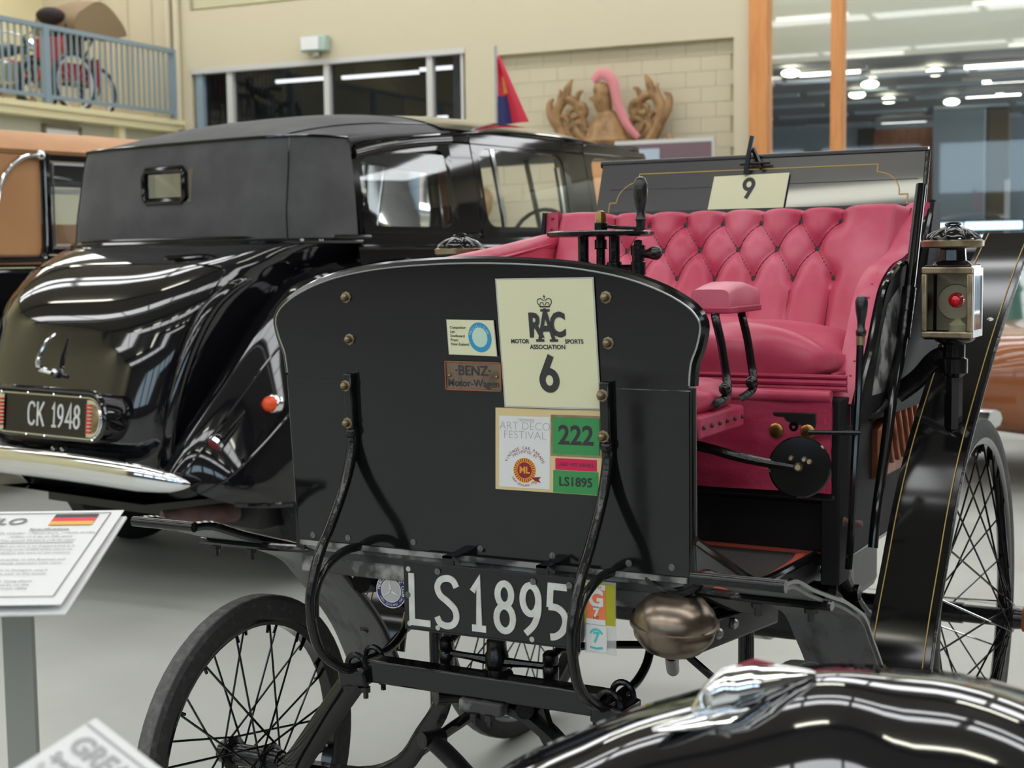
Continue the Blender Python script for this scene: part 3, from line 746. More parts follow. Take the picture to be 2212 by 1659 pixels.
# front mudguards: planks with edge beading and lateral strap
pl = [(-.205, .857), (-.15, .850), (-.07, .820), (.03, .787), (.10, .765), (.17, .738), (.24, .705), (.30, .648), (.36, .590), (.42, .520), (.46, .455), (.49, .40)]
plc = [(p.x, p.y) for p in catmull([(a, b, 0) for a, b in pl], 3)]
for s in (-1, 1):
    m = MB()
    n_ = len(plc)-1
    fn = lambda u, v: V3((s*(.50+.14*v), plc[round(u*n_)][0], plc[round(u*n_)][1]))
    mg = obj('front_mudguard', m.shell(fn, n_, 4, .008*s), 'worn_wood', car, recalc=True)
    for x in (.50, .64): obj('edge_strip', MB().tube([(s*x, a, b+.004) for a, b in plc], .006, 6), 'enamel', mg)
    obj('front_roll', MB().cyl((s*.495, -.207, .858), (s*.645, -.207, .858), .010), 'iron', mg)
    obj('strap_bar', MB().tube([(s*.655, .0, .784), (s*.50, .0, .784), (s*.36, .02, .785), (s*.2, .05, .79)], 1, 8, sm=3, flat=(.008, .014), upv=(0, 0, 1)), 'iron', mg)
    for x in (.62, .53): obj('bolt', MB().lathe([(.012, 0), (.012, .008), (.006, .009), (.006, .022)], (s*x, .0, .777), (0, 0, -1), 6), 'iron', mg)
    obj('bolt', MB().lathe([(.014, 0), (.014, .01), (.008, .014)], (s*.55, .425, .512), (0, -.75, .65), 6), 'iron', mg)
# front cross member with flaking paint, floor, sills
obj('cross_member', MB().bb(-.41, .41, .004, .030, .742, .804), 'worn', car, bevel=.003)
obj('bottom_lip', MB().bb(-.405, .405, -.006, .022, .797, .806), 'worn', car)
sill = [(.0, .868), (.08, .832), (.18, .788), (.28, .745), (.38, .722), (.72, .712), (.72, .665), (.34, .668), (.22, .700), (.10, .745), (.0, .785)]
for s in (-1, 1):
    so = obj('side_sill', MB().prism(sill, lambda a, b, d: V3((s*d, a, b)), .398, .418), 'satin', car)
    obj('sill_rail', MB().tube([(s*.415, a, b+.004) for a, b in sill[:6]], .009, 8, sm=3), 'enamel', so)
fl = [(.0, .775), (.10, .745), (.22, .715), (.36, .700), (.72, .698)]
obj('floor_pan', MB().shell(lambda u, v: V3((-.398+.796*u, interp([(0, .0), (1, .72)], v), interp(fl, .72*v))), 4, 12, .012), 'satin', car, recalc=True)
obj('floor_mat', MB().shell(lambda u, v: V3(((-.39+.78*u)*(1+.03*(1-v)), .06+.64*v, interp(fl, .06+.64*v)+.016)), 6, 14, .004), 'mat_weave', car, recalc=True)
mt = [(-.385, .07), (.392, .07), (.404, .3), (.406, .55), (.392, .66), (.36, .698), (-.36, .698), (-.39, .66)]
obj('mat_trim', MB().tube([(p.x, p.y, interp(fl, p.y)+.022) for p in catmull([(q[0], q[1], 0) for q in mt], 3, True)], 1, 6, True, flat=(.004, .011), upv=(0, 0, 1)), 'mat_trim', car)
obj('riser_panel', MB().bb(-.415, .455, .712, .73, .69, .86), 'satin', car)
obj('riser_ledge', MB().box((.02, .690, .847), (.89, .05, .035), Matrix.Rotation(-.35, 3, 'X')), 'satin', car, bevel=.004)
# body box
obj('body_box', MB().bb(-.468, .468, .725, 1.60, .70, 1.045), 'flatblack', car, bevel=.006)
for s in (-1, 1): obj('corner_post', MB().bb(s*.455-.02, s*.455+.02, .665, .745, .66, 1.05), 'flatblack', car, bevel=.004)
# apron with stitched monogram and control opening
ap = lambda a, b, d: V3((a, .662-.03*(1.06-b)-d, b))
apr = obj('seat_apron', MB().shell(lambda u, v: ap(-.46+.92*u, .855+.205*v, .003*math.sin(17*u+9*v)+.002*math.sin(40*u*v+3)), 40, 14, .012), 'crimson', car, recalc=True)
m = MB()
for q in (.868, .885, .900): m.prism([(-.455, q), (.452, q), (.452, q+.0018), (-.455, q+.0018)], ap, .006, .0095)
for q in (.447,): m.prism([(q, .86), (q+.002, .86), (q+.002, 1.05), (q, 1.05)], ap, .006, .0095)
obj('stitching', m, 'pinkleather', apr)
m = MB()
m.ribbon(sm2([(.15, .975), (.165, 1.02), (.185, 1.035), (.20, 1.02), (.195, .985), (.185, .955)]), .022, ap, .003, .010)
m.ribbon(sm2([(.195, .985), (.215, 1.02), (.235, 1.03), (.245, 1.01), (.235, .975)]), .022, ap, .003, .010)
m.ribbon(sm2([(.255, 1.01), (.275, 1.03), (.298, 1.015), (.29, .985), (.272, .975), (.297, .955), (.292, .925), (.268, .905), (.24, .915)]), .018, ap, .003, .010)
m.prism([(.415, .955), (.438, .955), (.443, 1.042), (.425, 1.02)], ap, .003, .009); m.prism([(.425, .885), (.437, .885), (.439, .93), (.428, .93)], ap, .003, .009)
obj('monogram', m, 'crimson', apr)
ct = obj('control_plate', MB().prism([(.335, .975), (.428, .975), (.430, 1.022), (.337, 1.022)], ap, .004, .012), 'satin', apr, bevel=.002)
for x in (.347, .415):
    obj('brass_knob', MB().lathe([(.012, 0), (.0155, .003), (.0155, .010), (.012, .012), (.004, .0125)], ap(x, .984, .012), (0, -1, 0), 16), 'brass', apr)
obj('keyhole', MB().lathe([(.010, 0), (.010, .004), (.004, .004), (.004, .001)], ap(.383, .993, .012), (0, -1, 0), 14), 'iron', apr)
obj('pull_rod', MB().cyl((.42, .625, .985), (.52, .655, .985), .005), 'enamel', apr)
# seat cushion
def cush(u, v):
    x = -.452+.904*u; a = 2*PI*v
    c, s_ = math.cos(a), math.sin(a)
    e = abs(2*u-1)**6
    hy = .232*(abs(c)**.55)*(1 if c > 0 else -1); hz = .062*(abs(s_)**.6)*(1 if s_ > 0 else -1)
    puff = (1-.5*e)*math.sqrt(max(.0001, 1-abs(2*u-1)**14))
    zz = 1.118+hz*puff+(.022*(1-e) if s_ > 0 else 0)
    if s_ > 0.1:
        zz += .0075*math.sin(40*x+9*c+3*math.sin(9*x))*max(0, -c)**.7+.006*math.sin(11*x+2*c)-.006*math.exp(-((x-.18)/.04)**2)
    return V3((x*(1-.01*abs(s_)), .893+hy*(1-.06*e)*(math.sqrt(max(.0001, 1-abs(2*u-1)**30)))-.006*math.sin(52*x+4)*max(0, -c)*max(0, s_), zz))
cu_ = obj('seat_cushion', MB().grid(lambda u, v: cush(v, u), 36, 70, True), 'pinkleather', car, smooth=60)
for z, r in ((1.085, .007), (1.073, .006), (1.097, .005)):
    obj('piping', MB().tube([(-.445, 1.0, z), (-.448, .70, z), (-.42, .660, z), (.42, .660, z), (.448, .70, z), (.45, 1.0, z)], r, 8, sm=3), 'crimson', cu_)
obj('seat_rail', MB().tube([(-.46, .652, 1.058), (.46, .652, 1.058)], .013, 10), 'pinkleather', car)
# buttoned backrest
P0 = .1017
R1 = [(-3*P0+i*P0, 1.428) for i in range(7)]; R2 = [(-2.5*P0+i*P0, 1.362) for i in range(6)]; R3 = [(-3*P0+i*P0, 1.290) for i in range(7)]
SEG = [(a, (a[0]+.012, 1.53)) for a in R1]+[(a, (a[0]-.004, 1.08)) for a in R3]
for A_, B_ in ((R1, R2), (R2, R3)):
    for a in A_:
        for b in B_:
            if abs(a[0]-b[0]) < P0*.6: SEG.append((a, b))
BT = R1+R2+R3
def sdist(px, pz, s_):
    (ax, az), (bx_, bz) = s_; dx, dz = bx_-ax, bz-az
    t_ = max(0, min(1, ((px-ax)*dx+(pz-az)*dz)/(dx*dx+dz*dz)))
    return math.hypot(px-ax-t_*dx, pz-az-t_*dz)
def bk(u, v):
    x = -.468+.936*u; z = 1.105+.375*v
    y = 1.115+.165*((z-1.105)/.37)
    d = min(sdist(x, z, s_) for s_ in SEG); db = min(math.hypot(x-a, z-b) for a, b in BT)
    fade = 1.0 if abs(x) < .33 else max(0, 1-(abs(x)-.33)/.05)
    h = .034-.020*math.exp(-d/.014)*fade-.022*math.exp(-(db/.018)**1.3)
    h += .010*max(0, 1-((abs(x)-.39)/.08)**2) if abs(x) > .31 else 0
    zz = z
    if v > .9:
        k_ = (v-.9)/.1; h -= .050*k_*k_; y += .03*k_*k_; zz -= .022*k_*k_
    if abs(u-.5) > .47: h *= max(0, 1-(abs(u-.5)-.47)/.03)
    nn = V3((0, -1, .42)).normalized()
    return V3((x, y, zz))+nn*h
back = obj('backrest', MB().grid(bk, 170, 84), 'pinkleather', car, smooth=70, recalc=True)
bt = MB().ball((0, 0, 0), (.0100, .006), 10, (0, -1, .42)).mesh('button', 'button')
for a, b in BT:
    o = obj('button', bt, 'button', back); o.location = bk((a+.468)/.936, (b-1.105)/.375)+V3((0, -.004, .002))
m = MB()
for s_ in SEG:
    if min(s_[0][0], s_[1][0]) < -.36: continue
    p = []
    for k in range(7):
        a = s_[0][0]+(s_[1][0]-s_[0][0])*k/6; b = s_[0][1]+(s_[1][1]-s_[0][1])*k/6
        if 1.115 < b < 1.472: p.append(bk((a+.468)/.936, (b-1.105)/.375)+V3((0, -.0005, 0)))
    if len(p) > 1: m.tube([q+V3((0, -.0012, .0005)) for q in p], .0019, 4)
obj('pleat_seams', m, 'seam', back)
obj('back_shell', MB().shell(lambda u, v: V3((-.475+.95*u, 1.165+.165*v, 1.06+.40*v)), 6, 6, .02), 'satin', car, recalc=True)
# side panels with riveted leather binding
ed = [(1.325, 1.462), (1.27, 1.425), (1.20, 1.365), (1.13, 1.335), (1.02, 1.315), (.935, 1.275), (.885, 1.215), (.840, 1.145), (.785, 1.085), (.735, 1.03)]
edr = [(p.x, p.y) for p in catmull([(a, b, 0) for a, b in ed], 4)]
edl = [(p.x, p.y) for p in catmull([(a, b, 0) for a, b in ((1.325, 1.462), (1.305, 1.425), (1.27, 1.395), (1.10, 1.372), (.88, 1.346), (.50, 1.308), (.20, 1.280), (.13, 1.262), (.105, 1.22), (.105, 1.05))], 4)]
riv = MB().ball((0, 0, 0), (.0042, .003), 8, (0, -1, .4)).mesh('rivet', 'maroon')
for s in (-1, 1):
    def fl_(y): return .478+.018*max(0, min(1, (y-.8)/.5))
    edc = edr if s > 0 else edl
    o2 = edc+([(.735, .99)] if s > 0 else [(.105, .82)])+[(1.40, .99 if s > 0 else .82), (1.40, 1.462)]
    sp_ = obj('side_panel', MB().prism(o2, lambda a, b, d: V3((s*(fl_(a)+d), a, b)), .0, .016), 'flatblack', car)
    obj('side_lining', MB().prism(o2, lambda a, b, d: V3((s*(fl_(a)+d), a+.004, b-.002)), -.040, -.0005), 'pinkleather', sp_)
    m = MB(); n_ = len(edc)-1
    m.shell(lambda u, v: V3((s*(fl_(edc[round(u*n_)][0])-.045+.047*v), edc[round(u*n_)][0]-.006-.004*math.sin(PI*v), edc[round(u*n_)][1]+.004+.003*math.sin(PI*v))), n_, 4, .003)
    obj('leather_binding', m, 'pinkleather', sp_, recalc=True)
    if s < 0: obj('arm_roll', MB().tube([(-.474, a+.004, b+.003) for a, b in edl[8:]], .026, 12), 'pinkleather', sp_, smooth=70)
    if s > 0: obj('panel_bead', MB().tube([(s*(fl_(a)+.014), a-.002, b+.002) for a, b in edc], .008, 8), 'enamel', sp_)
    if s > 0: obj('panel_bead', MB().tube([(s*(fl_(1.3)+.02), 1.30, 1.47), (s*.515, 1.24, 1.40), (s*.512, 1.14, 1.25), (s*.508, 1.02, 1.10), (s*.50, .93, 1.02)], .009, 8, sm=4), 'enamel', sp_)
    obj('canvas_patch', MB().prism([(.83, 1.045), (.88, 1.14), (.94, 1.235), (1.04, 1.275), (1.02, 1.16), (.92, 1.045)], lambda a, b, d: V3((s*(fl_(a)+d), a, b)), .0165, .018), 'worn', sp_)
    for k in range(2, n_, 2):
        a, b = edc[k]; o = obj('rivet', riv, 'maroon', sp_); o.location = (s*(fl_(a)-.012), a-.012, b+.005)
    cbd = obj('corner_binding', MB().prism([(.470, 1.385), (.508, 1.372), (.516, 1.468), (.482, 1.472)], lambda a, b, d: V3((s*a, d+.25*(b-1.4), b)), 1.262, 1.285), 'crimson', sp_, recalc=True)
    for z_ in (1.395, 1.425, 1.455):
        o = obj('rivet', riv, 'maroon', sp_); o.location = (s*.497, 1.259+.25*(z_-1.4), z_)
    obj('corner_iron', MB().prism([(.508, 1.30), (.518, 1.30), (.526, 1.470), (.516, 1.470)], lambda a, b, d: V3((s*a, d+.25*(b-1.4), b)), 1.255, 1.33), 'flatblack', sp_, recalc=True)
# rear lid panel with pinstripe
LP = plane((0.005, 1.475, 1.605), (1, 0, 0), (0, .35, 1))
lid = obj('rear_lid', MB().prism([(-.445, -.42), (.455, -.42), (.452, 0), (-.442, 0)], LP, -.02, 0), 'lidpaint', car)
obj('lid_bar', MB().cyl(LP(-.450, .004, -.008), LP(.458, .004, -.008), .010), 'iron', lid)
obj('lid_side_bar', MB().cyl(LP(.455, .004, -.008), LP(.458, -.40, -.008), .008), 'iron', lid)
st = [(-.41, -.40), (-.41, -.105), (-.392, -.105), (-.392, -.09)]+arc(-.392+.06, -.09, .06, .055, 180, 90, 6)+[(-.332, -.02), (-.33, -.035), (.34, -.035), (.34, -.045)]
st = [(-.405, -.40), (-.405, -.115), (-.385, -.115)]+arc(-.315, -.115, .070, .062, 180, 100, 7)+[(-.325, -.032), (.335, -.032), (.335, -.052)]+arc(.335, -.115, .062, .062, 80, 10, 7)+[(.396, -.115), (.418, -.115), (.418, -.40)]
obj('pinstripe', MB().ribbon(st, .003, LP, .0005, .001), 'goldline', lid)
m = MB(); m.ribbon([(-.41, -.075), (-.2, -.078), (.0, -.076), (.44, -.075)], .0015, LP, .0005, .001); obj('lid_crack', m, 'ink', lid)
# front child bench with armrests
be = MB().grid(lambda u, v: V3((-.325+.65*v, .385+math.sqrt(max(.0001, 1-abs(2*v-1)**30))*.125*abs(math.cos(2*PI*u))**.5*(1 if math.cos(2*PI*u) > 0 else -1)*(1-.1*abs(2*v-1)**8), 1.075+math.sqrt(max(.0001, 1-abs(2*v-1)**30))*.035*abs(math.sin(2*PI*u))**.6*(1 if math.sin(2*PI*u) > 0 else -1)*(1-.35*abs(2*v-1)**8))), 28, 30, True)
ben = obj('bench_cushion', be, 'pinkleather', car, smooth=60)
obj('bench_base', MB().bb(-.325, .325, .262, .508, 1.005, 1.05), 'crimson', car, bevel=.006)
nl = MB().ball((0, 0, 0), (.0045, .004), 8, (1, 0, 0)).mesh('nail', 'button')
for s in (-1, 1):
    for k in range(6): o = obj('nail', nl, 'button', ben); o.location = (s*.327, .28+k*.042, 1.028)
    pad = MB().grid(lambda u, v: V3((s*(.292+(.040*abs(math.cos(2*PI*u))**.35*(1 if math.cos(2*PI*u) > 0 else -1))), .40+.18*v, 1.262+.022*abs(math.sin(2*PI*u))**.5*(1 if math.sin(2*PI*u) > 0 else -1)+(.014*math.sin(PI*v)*max(0, math.sin(2*PI*u))))), 24, 10, True)
    for q in (0, 1): pad.add([V3((s*(.292+(.040*abs(math.cos(2*PI*u/24))**.35*(1 if math.cos(2*PI*u/24) > 0 else -1))), .40+.18*q, 1.262+.022*abs(math.sin(2*PI*u/24))**.5*(1 if math.sin(2*PI*u/24) > 0 else -1))) for u in range(24)], [tuple(range(24))])
    ar = obj('armrest', pad, 'pinkleather', car, smooth=50, recalc=True)
    obj('armrest_band', MB().bb(s*.292-.043, s*.292+.043, .396, .584, 1.237, 1.250), 'crimson', ar, bevel=.003)
    for y in (.41, .56):
        m = MB().tube([(s*.300, y, 1.237), (s*.305, y-.012, 1.228), (s*.318, y-.015, 1.18), (s*.325, y-.012, 1.13), (s*.332, y-.02, 1.10), (s*.336, y-.035, 1.082), (s*.332, y-.05, 1.072), (s*.318, y-.058, 1.062)], .0085, 8, sm=4)
        m.ball((s*.338, y-.048, 1.095), (.013, .013), 10)
        obj('arm_iron', m, 'iron', ar)
# steering column with disc and handles
ZS = 1.398; cx, cy = .003, .52
stc = obj('steering_column', MB().cyl((cx, cy, .70), (cx, cy, ZS), .0095).lathe([(.015, -.02), (.013, -.018), (.013, .0)], (cx, cy, ZS-.012), n=12), 'iron', car)
obj('steering_disc', MB().lathe([(.108, -.006), (.113, -.003), (.113, .003), (.108, .006), (.02, .008)], (cx, cy, ZS), (0, 0, 1), 36), 'iron', stc)
obj('collar', MB().lathe([(.0155, 0), (.0155, .016), (.012, .018)], (cx, cy, ZS+.006), n=6), 'iron', stc)
obj('brass_nut', MB().lathe([(.0125, 0), (.0125, .016), (.010, .024), (.004, .027)], (cx, cy, ZS+.022), n=6), 'brass', stc)
hx, hy_ = cx+.092, cy+.0
obj('turning_handle', MB().lathe([(.0095, 0), (.0095, .018), (.012, .022), (.010, .028), (.009, .04), (.0135, .062), (.0155, .082), (.0145, .098), (.009, .108), (.003, .110)], (hx, hy_, ZS+.006), n=14), 'handle', stc)
obj('handle_link', MB().tube([(cx+.012, cy, ZS+.016), (cx+.05, cy, ZS+.012), (hx, hy_, ZS+.009)], .004, 6), 'iron', stc)
for dx in (-.036, .036): obj('support_tube', MB().cyl((cx+dx, cy-.01, .9), (cx+dx, cy-.01, ZS-.005), .0115), 'iron', stc)
obj('cross_tube', MB().tube([(cx-.048, cy-.01, 1.326), (cx+.09, cy-.01, 1.326)], .007, 8), 'iron', stc)
for dx in (-.036, .036, .090): obj('tube_collar', MB().lathe([(.0155, -.014), (.0155, .012), (.013, .014)], (cx+dx, cy-.01, 1.326), n=12), 'iron', stc)
l2 = obj('speed_lever', MB().cyl((cx+.090, cy-.01, .9), (cx+.090, cy-.01, 1.372), .013), 'iron', car)
obj('lever_cap', MB().lathe([(.016, 0), (.016, .02), (.009, .022), (.009, .03), (.004, .032)], (cx+.090, cy-.01, 1.352), n=10), 'iron', l2)
obj('knob', MB().lathe([(.007, 0), (.010, .02), (.014, .034), (.0145, .044), (.009, .052), (.002, .054)], (cx+.10, cy-.012, 1.354), (.9, -.4, .05), 12), 'handle', l2)
obj('knob', MB().lathe([(.007, 0), (.010, .02), (.014, .034), (.0145, .044), (.009, .052), (.002, .054)], (cx+.10, cy-.012, 1.285), (.9, -.4, .05), 12), 'handle', l2)
# brake lever
bl_ = obj('brake_lever', MB().tube([(.500, .722, 1.16), (.500, .71, 1.05), (.500, .685, .92), (.500, .668, .80), (.496, .66, .70)], .0078, 8, sm=3), 'enamel', car)
obj('grip', MB().lathe([(.009, 0), (.011, .004), (.011, .012), (.008, .016), (.0085, .03), (.0125, .055), (.0135, .072), (.010, .082), (.003, .085)], (.500, .728, 1.178), (0, .05, 1), 14), 'handle', bl_)
obj('ferrule', MB().lathe([(.0095, 0), (.0095, .02)], (.500, .725, 1.158), (0, .05, 1), 12), 'oldbrass', bl_)
obj('side_bolt', MB().lathe([(.010, 0), (.010, .006), (.0065, .008), (.0075, .014), (.0065, .018), (.0075, .024), (.0065, .03), (.0075, .036), (.006, .045)], (.47, .70, .792), (1, -.1, -.05), 10), 'exhaust', car)
# pedal disc on its arm
pd = obj('pedal_disc', MB().lathe([(.001, -.006), (.058, -.005), (.0605, -.002), (.0605, .002), (.057, .006), (.001, .007)], (.455, .46, .937), (.25, -1, .12), 40), 'enamel', car)
obj('pedal_arm', MB().tube([(.20, .40, .985), (.27, .42, .972), (.33, .43, .957), (.38, .437, .947), (.452, .448, .938)], [.011, .010, .010, .009, .007], 8, sm=3), 'iron', pd)
for dx, dz, r in ((0, 0, .0095), (.012, .016, .006), (-.014, .017, .006), (.022, .012, .006)):
    obj('pedal_bolt', MB().lathe([(r, 0), (r, .01), (r*.6, .016)], (.455+dx, .449, .938+dz), (.25, -1, .12), 10), 'oldbrass', pd)
# hood iron
for s in (1,):
    hi = obj('hood_iron', MB().tube([(s*.522, 1.152, 1.505), (s*.522, 1.10, 1.385), (s*.522, 1.04, 1.25), (s*.520, .975, 1.12), (s*.518, .925, 1.05), (s*.516, .87, .92), (s*.512, .82, .80), (s*.51, .80, .72)], [.012, .0125, .013, .0135, .0125, .011, .011], 10, sm=3), 'enamel', car)
    obj('iron_sleeve', MB().cyl((s*.522, 1.05, 1.27), (s*.521, 1.0, 1.16), .016), 'iron', hi)
    obj('body_stay', MB().tube([(s*.47, .76, .995), (s*.50, .84, 1.0), (s*.51, .92, 1.03), (s*.505, 1.02, 1.06)], .007, 8, sm=4), 'iron', hi)
# copper cooler behind the seat side
for s in (-1, 1):
    cp = obj('copper_cooler', MB().prism([(.945, .845), (1.36, .845), (1.36, 1.03), (1.14, 1.03), (.945, .96)], lambda a, b, d: V3((s*d, a, b)), .450, .486), 'copper', car, bevel=.006)
    for k in range(6):
        obj('louvre', MB().box((s*.489, 1.01+.055*k, .93), (.012, .012, .13), Matrix.Rotation(.5, 3, 'X')), 'copper', cp, bevel=.003)
# carriage lamps
for s in (-1, 1):
    lx, ly = s*.627, 1.0
    lp = obj('carriage_lamp', MB().bb(lx-.050, lx+.050, ly-.048, ly+.055, 1.160, 1.174).bb(lx-.050, lx+.050, ly-.048, ly+.055, 1.310, 1.322).bb(lx-.050, lx+.050, ly+.045, ly+.055, 1.174, 1.310).bb(lx-s*.050-.004, lx-s*.050+.004, ly-.045, ly+.05, 1.174, 1.310), 'enamel', car, bevel=.002)
    fy = ly-.052
    m = MB()
    for q in ((-.054, .054, 1.303, 1.318), (-.054, .054, 1.164, 1.178), (-.054, -.042, 1.178, 1.303), (.042, .054, 1.178, 1.303)):
        m.bb(lx+q[0], lx+q[1], fy-.006, fy+.006, q[2], q[3])
    obj('brass_bezel', m, 'oldbrass', lp, bevel=.003)
    obj('front_glass', MB().bb(lx-.042, lx+.042, fy+.001, fy+.003, 1.178, 1.303), 'lampglass', lp)
    xs = lx+s*.052
    m = MB()
    for q in ((-.046, .055, 1.298, 1.315), (-.046, .055, 1.165, 1.180), (-.046, -.036, 1.18, 1.298), (.046, .055, 1.18, 1.298)):
        m.bb(xs-.003, xs+.003, ly+q[0], ly+q[1], q[2], q[3])
    obj('side_frame', m, 'silver', lp)
    obj('side_glass', MB().bb(xs-.001, xs+.001, ly-.036, ly+.046, 1.18, 1.298), 'lampglass', lp)
    obj('reflector', MB().lathe([(.006, .022), (.022, .016), (.038, .002), (.040, 0), (.038, -.002)], (lx+.004, ly+.02, 1.240), (0, 1, 0), 24), 'lampmetal', lp)
    obj('back_plate', MB().bb(lx-.042, lx+.042, ly+.043, ly+.0448, 1.176, 1.306), 'lampmetal', lp)
    obj('red_lens', MB().lathe([(.017, 0), (.016, .006), (.009, .011), (.002, .012)], (lx+.018, fy+.012, 1.246), (0, -1, 0), 18), 'redlens', lp)
    obj('burner', MB().lathe([(.018, 0), (.018, .016), (.012, .022), (.005, .03)], (lx+.012, ly, 1.175), n=12), 'cream', lp)
    obj('chimney', MB().lathe([(.045, 0), (.040, .006), (.030, .010), (.028, .036), (.034, .040)], (lx, ly, 1.322), n=18), 'enamel', lp)
    obj('brass_rim', MB().lathe([(.060, -.003), (.066, 0), (.067, .012), (.060, .015), (.03, .016)], (lx, ly, 1.362), n=28), 'oldbrass', lp)
    obj('ruffled_cap', MB().lathe([(.060, 0), (.057, .006), (.040, .018), (.020, .027), (.006, .030)], (lx, ly, 1.378), n=48, wav=(12, .004, .06)), 'enamel', lp)
    obj('cap_ring', MB().tube([(lx+.016*math.cos(2*PI*k/12), ly+.012*math.sin(2*PI*k/12), 1.410+.003*math.sin(2*PI*k/12)) for k in range(12)], .0025, 6, True), 'iron', lp)
    obj('socket', MB().lathe([(.045, 0), (.040, -.006), (.024, -.012), (.024, -.04), (.030, -.044), (.030, -.075), (.020, -.085)], (lx+s*.006, ly, 1.160), n=14), 'enamel', lp)
    obj('candle_tube', MB().lathe([(.0195, 0), (.0195, -.115), (.016, -.122)], (lx+s*.006, ly, 1.078), n=8), 'enamel', lp)
    obj('lamp_bracket', MB().tube([(lx, ly, 1.115), (s*.60, 1.01, 1.118), (s*.575, 1.02, 1.10), (s*.545, 1.03, 1.065), (s*.50, 1.03, 1.03)], 1, 8, sm=4, flat=(.022, .010), upv=(0, 0, 1)), 'iron', lp)
# rear mudguards with gold lines
rg = [(1.78, 1.392), (1.62, 1.325), (1.42, 1.222), (1.24, 1.12), (1.07, 1.01), (.93, .908), (.82, .80), (.74, .70), (.66, .60), (.60, .50), (.575, .42)]
rgc = [(p.x, p.y) for p in catmull([(a, b, 0) for a, b in rg], 4)]
for s in (-1, 1):
    n_ = len(rgc)-1
    mg = obj('rear_mudguard', MB().shell(lambda u, v: V3((s*(.545+.130*v), rgc[round(u*n_)][0], rgc[round(u*n_)][1])), n_, 5, .006*s), 'enamel', car, smooth=60, recalc=True)
    for x in (.558, .662):
        m = MB(); m.tube([(s*x, a-.0055, b+.0065) for a, b in rgc], 1, 4, flat=(.0006, .0016), upv=(0, -.7, .7)); obj('gold_line', m, 'goldline', mg)
    obj('outer_edge', MB().tube([(s*.676, a, b+.002) for a, b in rgc], .005, 6), 'iron', mg)
    obj('mudguard_bolt', MB().ball((s*.645, 1.345, 1.186), (.008, .005), 10, (0, -.5, .86)), 'steel', mg)
# running gear under the body
for s in (-1, 1):
    obj('chassis_rail', MB().tube([(s*.30, .05, .72), (s*.32, .4, .67), (s*.34, .9, .64), (s*.34, 1.7, .62)], .022, 8, sm=3), 'enamel', car)
    if s > 0: obj('side_member', MB().box((s*.37, .27, .66), (.05, .50, .055), Matrix.Rotation(-.10, 3, 'X')), 'satin', car, bevel=.006)
    for y in (.16, .24) if s > 0 else (): obj('rail_nut', MB().lathe([(.011, 0), (.011, .008), (.006, .012)], (s*.396, y, .672), (s, 0, 0), 6), 'steel', car)
    obj('rear_spring', MB().tube([(s*.43, .72, .62), (s*.44, .90, .53), (s*.45, 1.25, .475), (s*.44, 1.6, .55), (s*.43, 1.75, .66)], 1, 4, sm=5, flat=(.03, .03)), 'iron', car)
    obj('rear_stay', MB().tube([(s*.455, .73, .72), (s*.44, .86, .62), (s*.46, .98, .52), (s*.50, 1.2, .475)], .014, 8, sm=4), 'iron', car)
    obj('chain_sprocket', MB().lathe([(.03, -.012), (.075, -.008), (.075, .008), (.03, .012)], (s*.42, .88, .60), (1, 0, 0), 24), 'iron', car)
    obj('drop_stay', MB().cyl((s*.36, .42, .64), (s*.36, .42, .34), .016), 'iron', car)
obj('rear_axle', MB().cyl((-.60, 1.30, .475), (.60, 1.30, .475), .026), 'iron', car)
obj('counter_shaft', MB().cyl((-.46, .88, .60), (.46, .88, .60), .018), 'iron', car)
obj('engine_block', MB().bb(-.28, .28, 1.05, 1.75, .42, .70), 'satin', car, bevel=.03)
obj('flywheel', MB().lathe([(.05, -.03), (.24, -.03), (.25, -.02), (.25, .02), (.24, .03), (.05, .03)], (0, 1.62, .52), (1, 0, 0), 36), 'iron', car)
# oval tank under the board
tk = obj('oval_tank', MB().lathe([(.004, -.056), (.030, -.053), (.052, -.042), (.068, -.022), (.073, 0), (.068, .022), (.052, .040), (.028, .050), (.004, .052)], (.383, -.005, .726), (.10, -.10, 1), 32), 'pewter', car, label='dull pewter oval tank')
ring(tkm := MB(), [(.070, -.005), (.0765, -.003), (.0765, .003), (.070, .005)], (.383, -.005, .728), (.10, -.10, 1), 40)
obj('seam_band', tkm, 'pewter', tk)
obj('tank_strap', MB().tube([(.33, .0, .80), (.36, -.005, .779), (.40, -.005, .779), (.43, .0, .80)], .007, 6, sm=3), 'iron', tk)
obj('tank_pipe', MB().cyl((.375, .0, .67), (.32, .14, .60), .012), 'iron', tk)
# number plate
PF = plane((.042, -.046, .7325), (1, 0, .006), (0, 0, 1))
pp = [(a*.18-.008*a*(k == 1), b*.0635) for a, b, k in ((-1, -1, 0), (1, -1, 0), (1, 1, 0), (-1, 1, 0))]
np_ = obj('number_plate', MB().prism(pp, PF, -.002, .0), 'plate_black', car, label='black number plate with raised white characters', bevel=.0008)
m = MB()
for a, b, c, d in ((-.178, .178, .0605, .0625), (-.178, .178, -.0625, -.0605)): m.prism([(a, c), (b, c), (b, d), (a, d)], PF, 0, .002)
obj('rolled_edge', m, 'enamel', np_)
m = MB(); HL = .096
stroke(m, 'L', HL, PF, -.167, -.053, wd=.125, d0=0, d1=.0022)
stroke(m, 'S', HL, PF, -.111, -.052, wd=.125, d0=0, d1=.0022)
stroke(m, '1', HL, PF, -.034, -.050, wd=.125, d0=0, d1=.0022)
stroke(m, '8', HL, PF, .0125, -.049, wd=.125, d0=0, d1=.0022)
stroke(m, '9', HL, PF, .065, -.047, wd=.125, d0=0, d1=.0022)
stroke(m, '5', HL, PF, .119, -.046, wd=.125, d0=0, d1=.0022)
obj('characters', m, 'plate_white', np_)
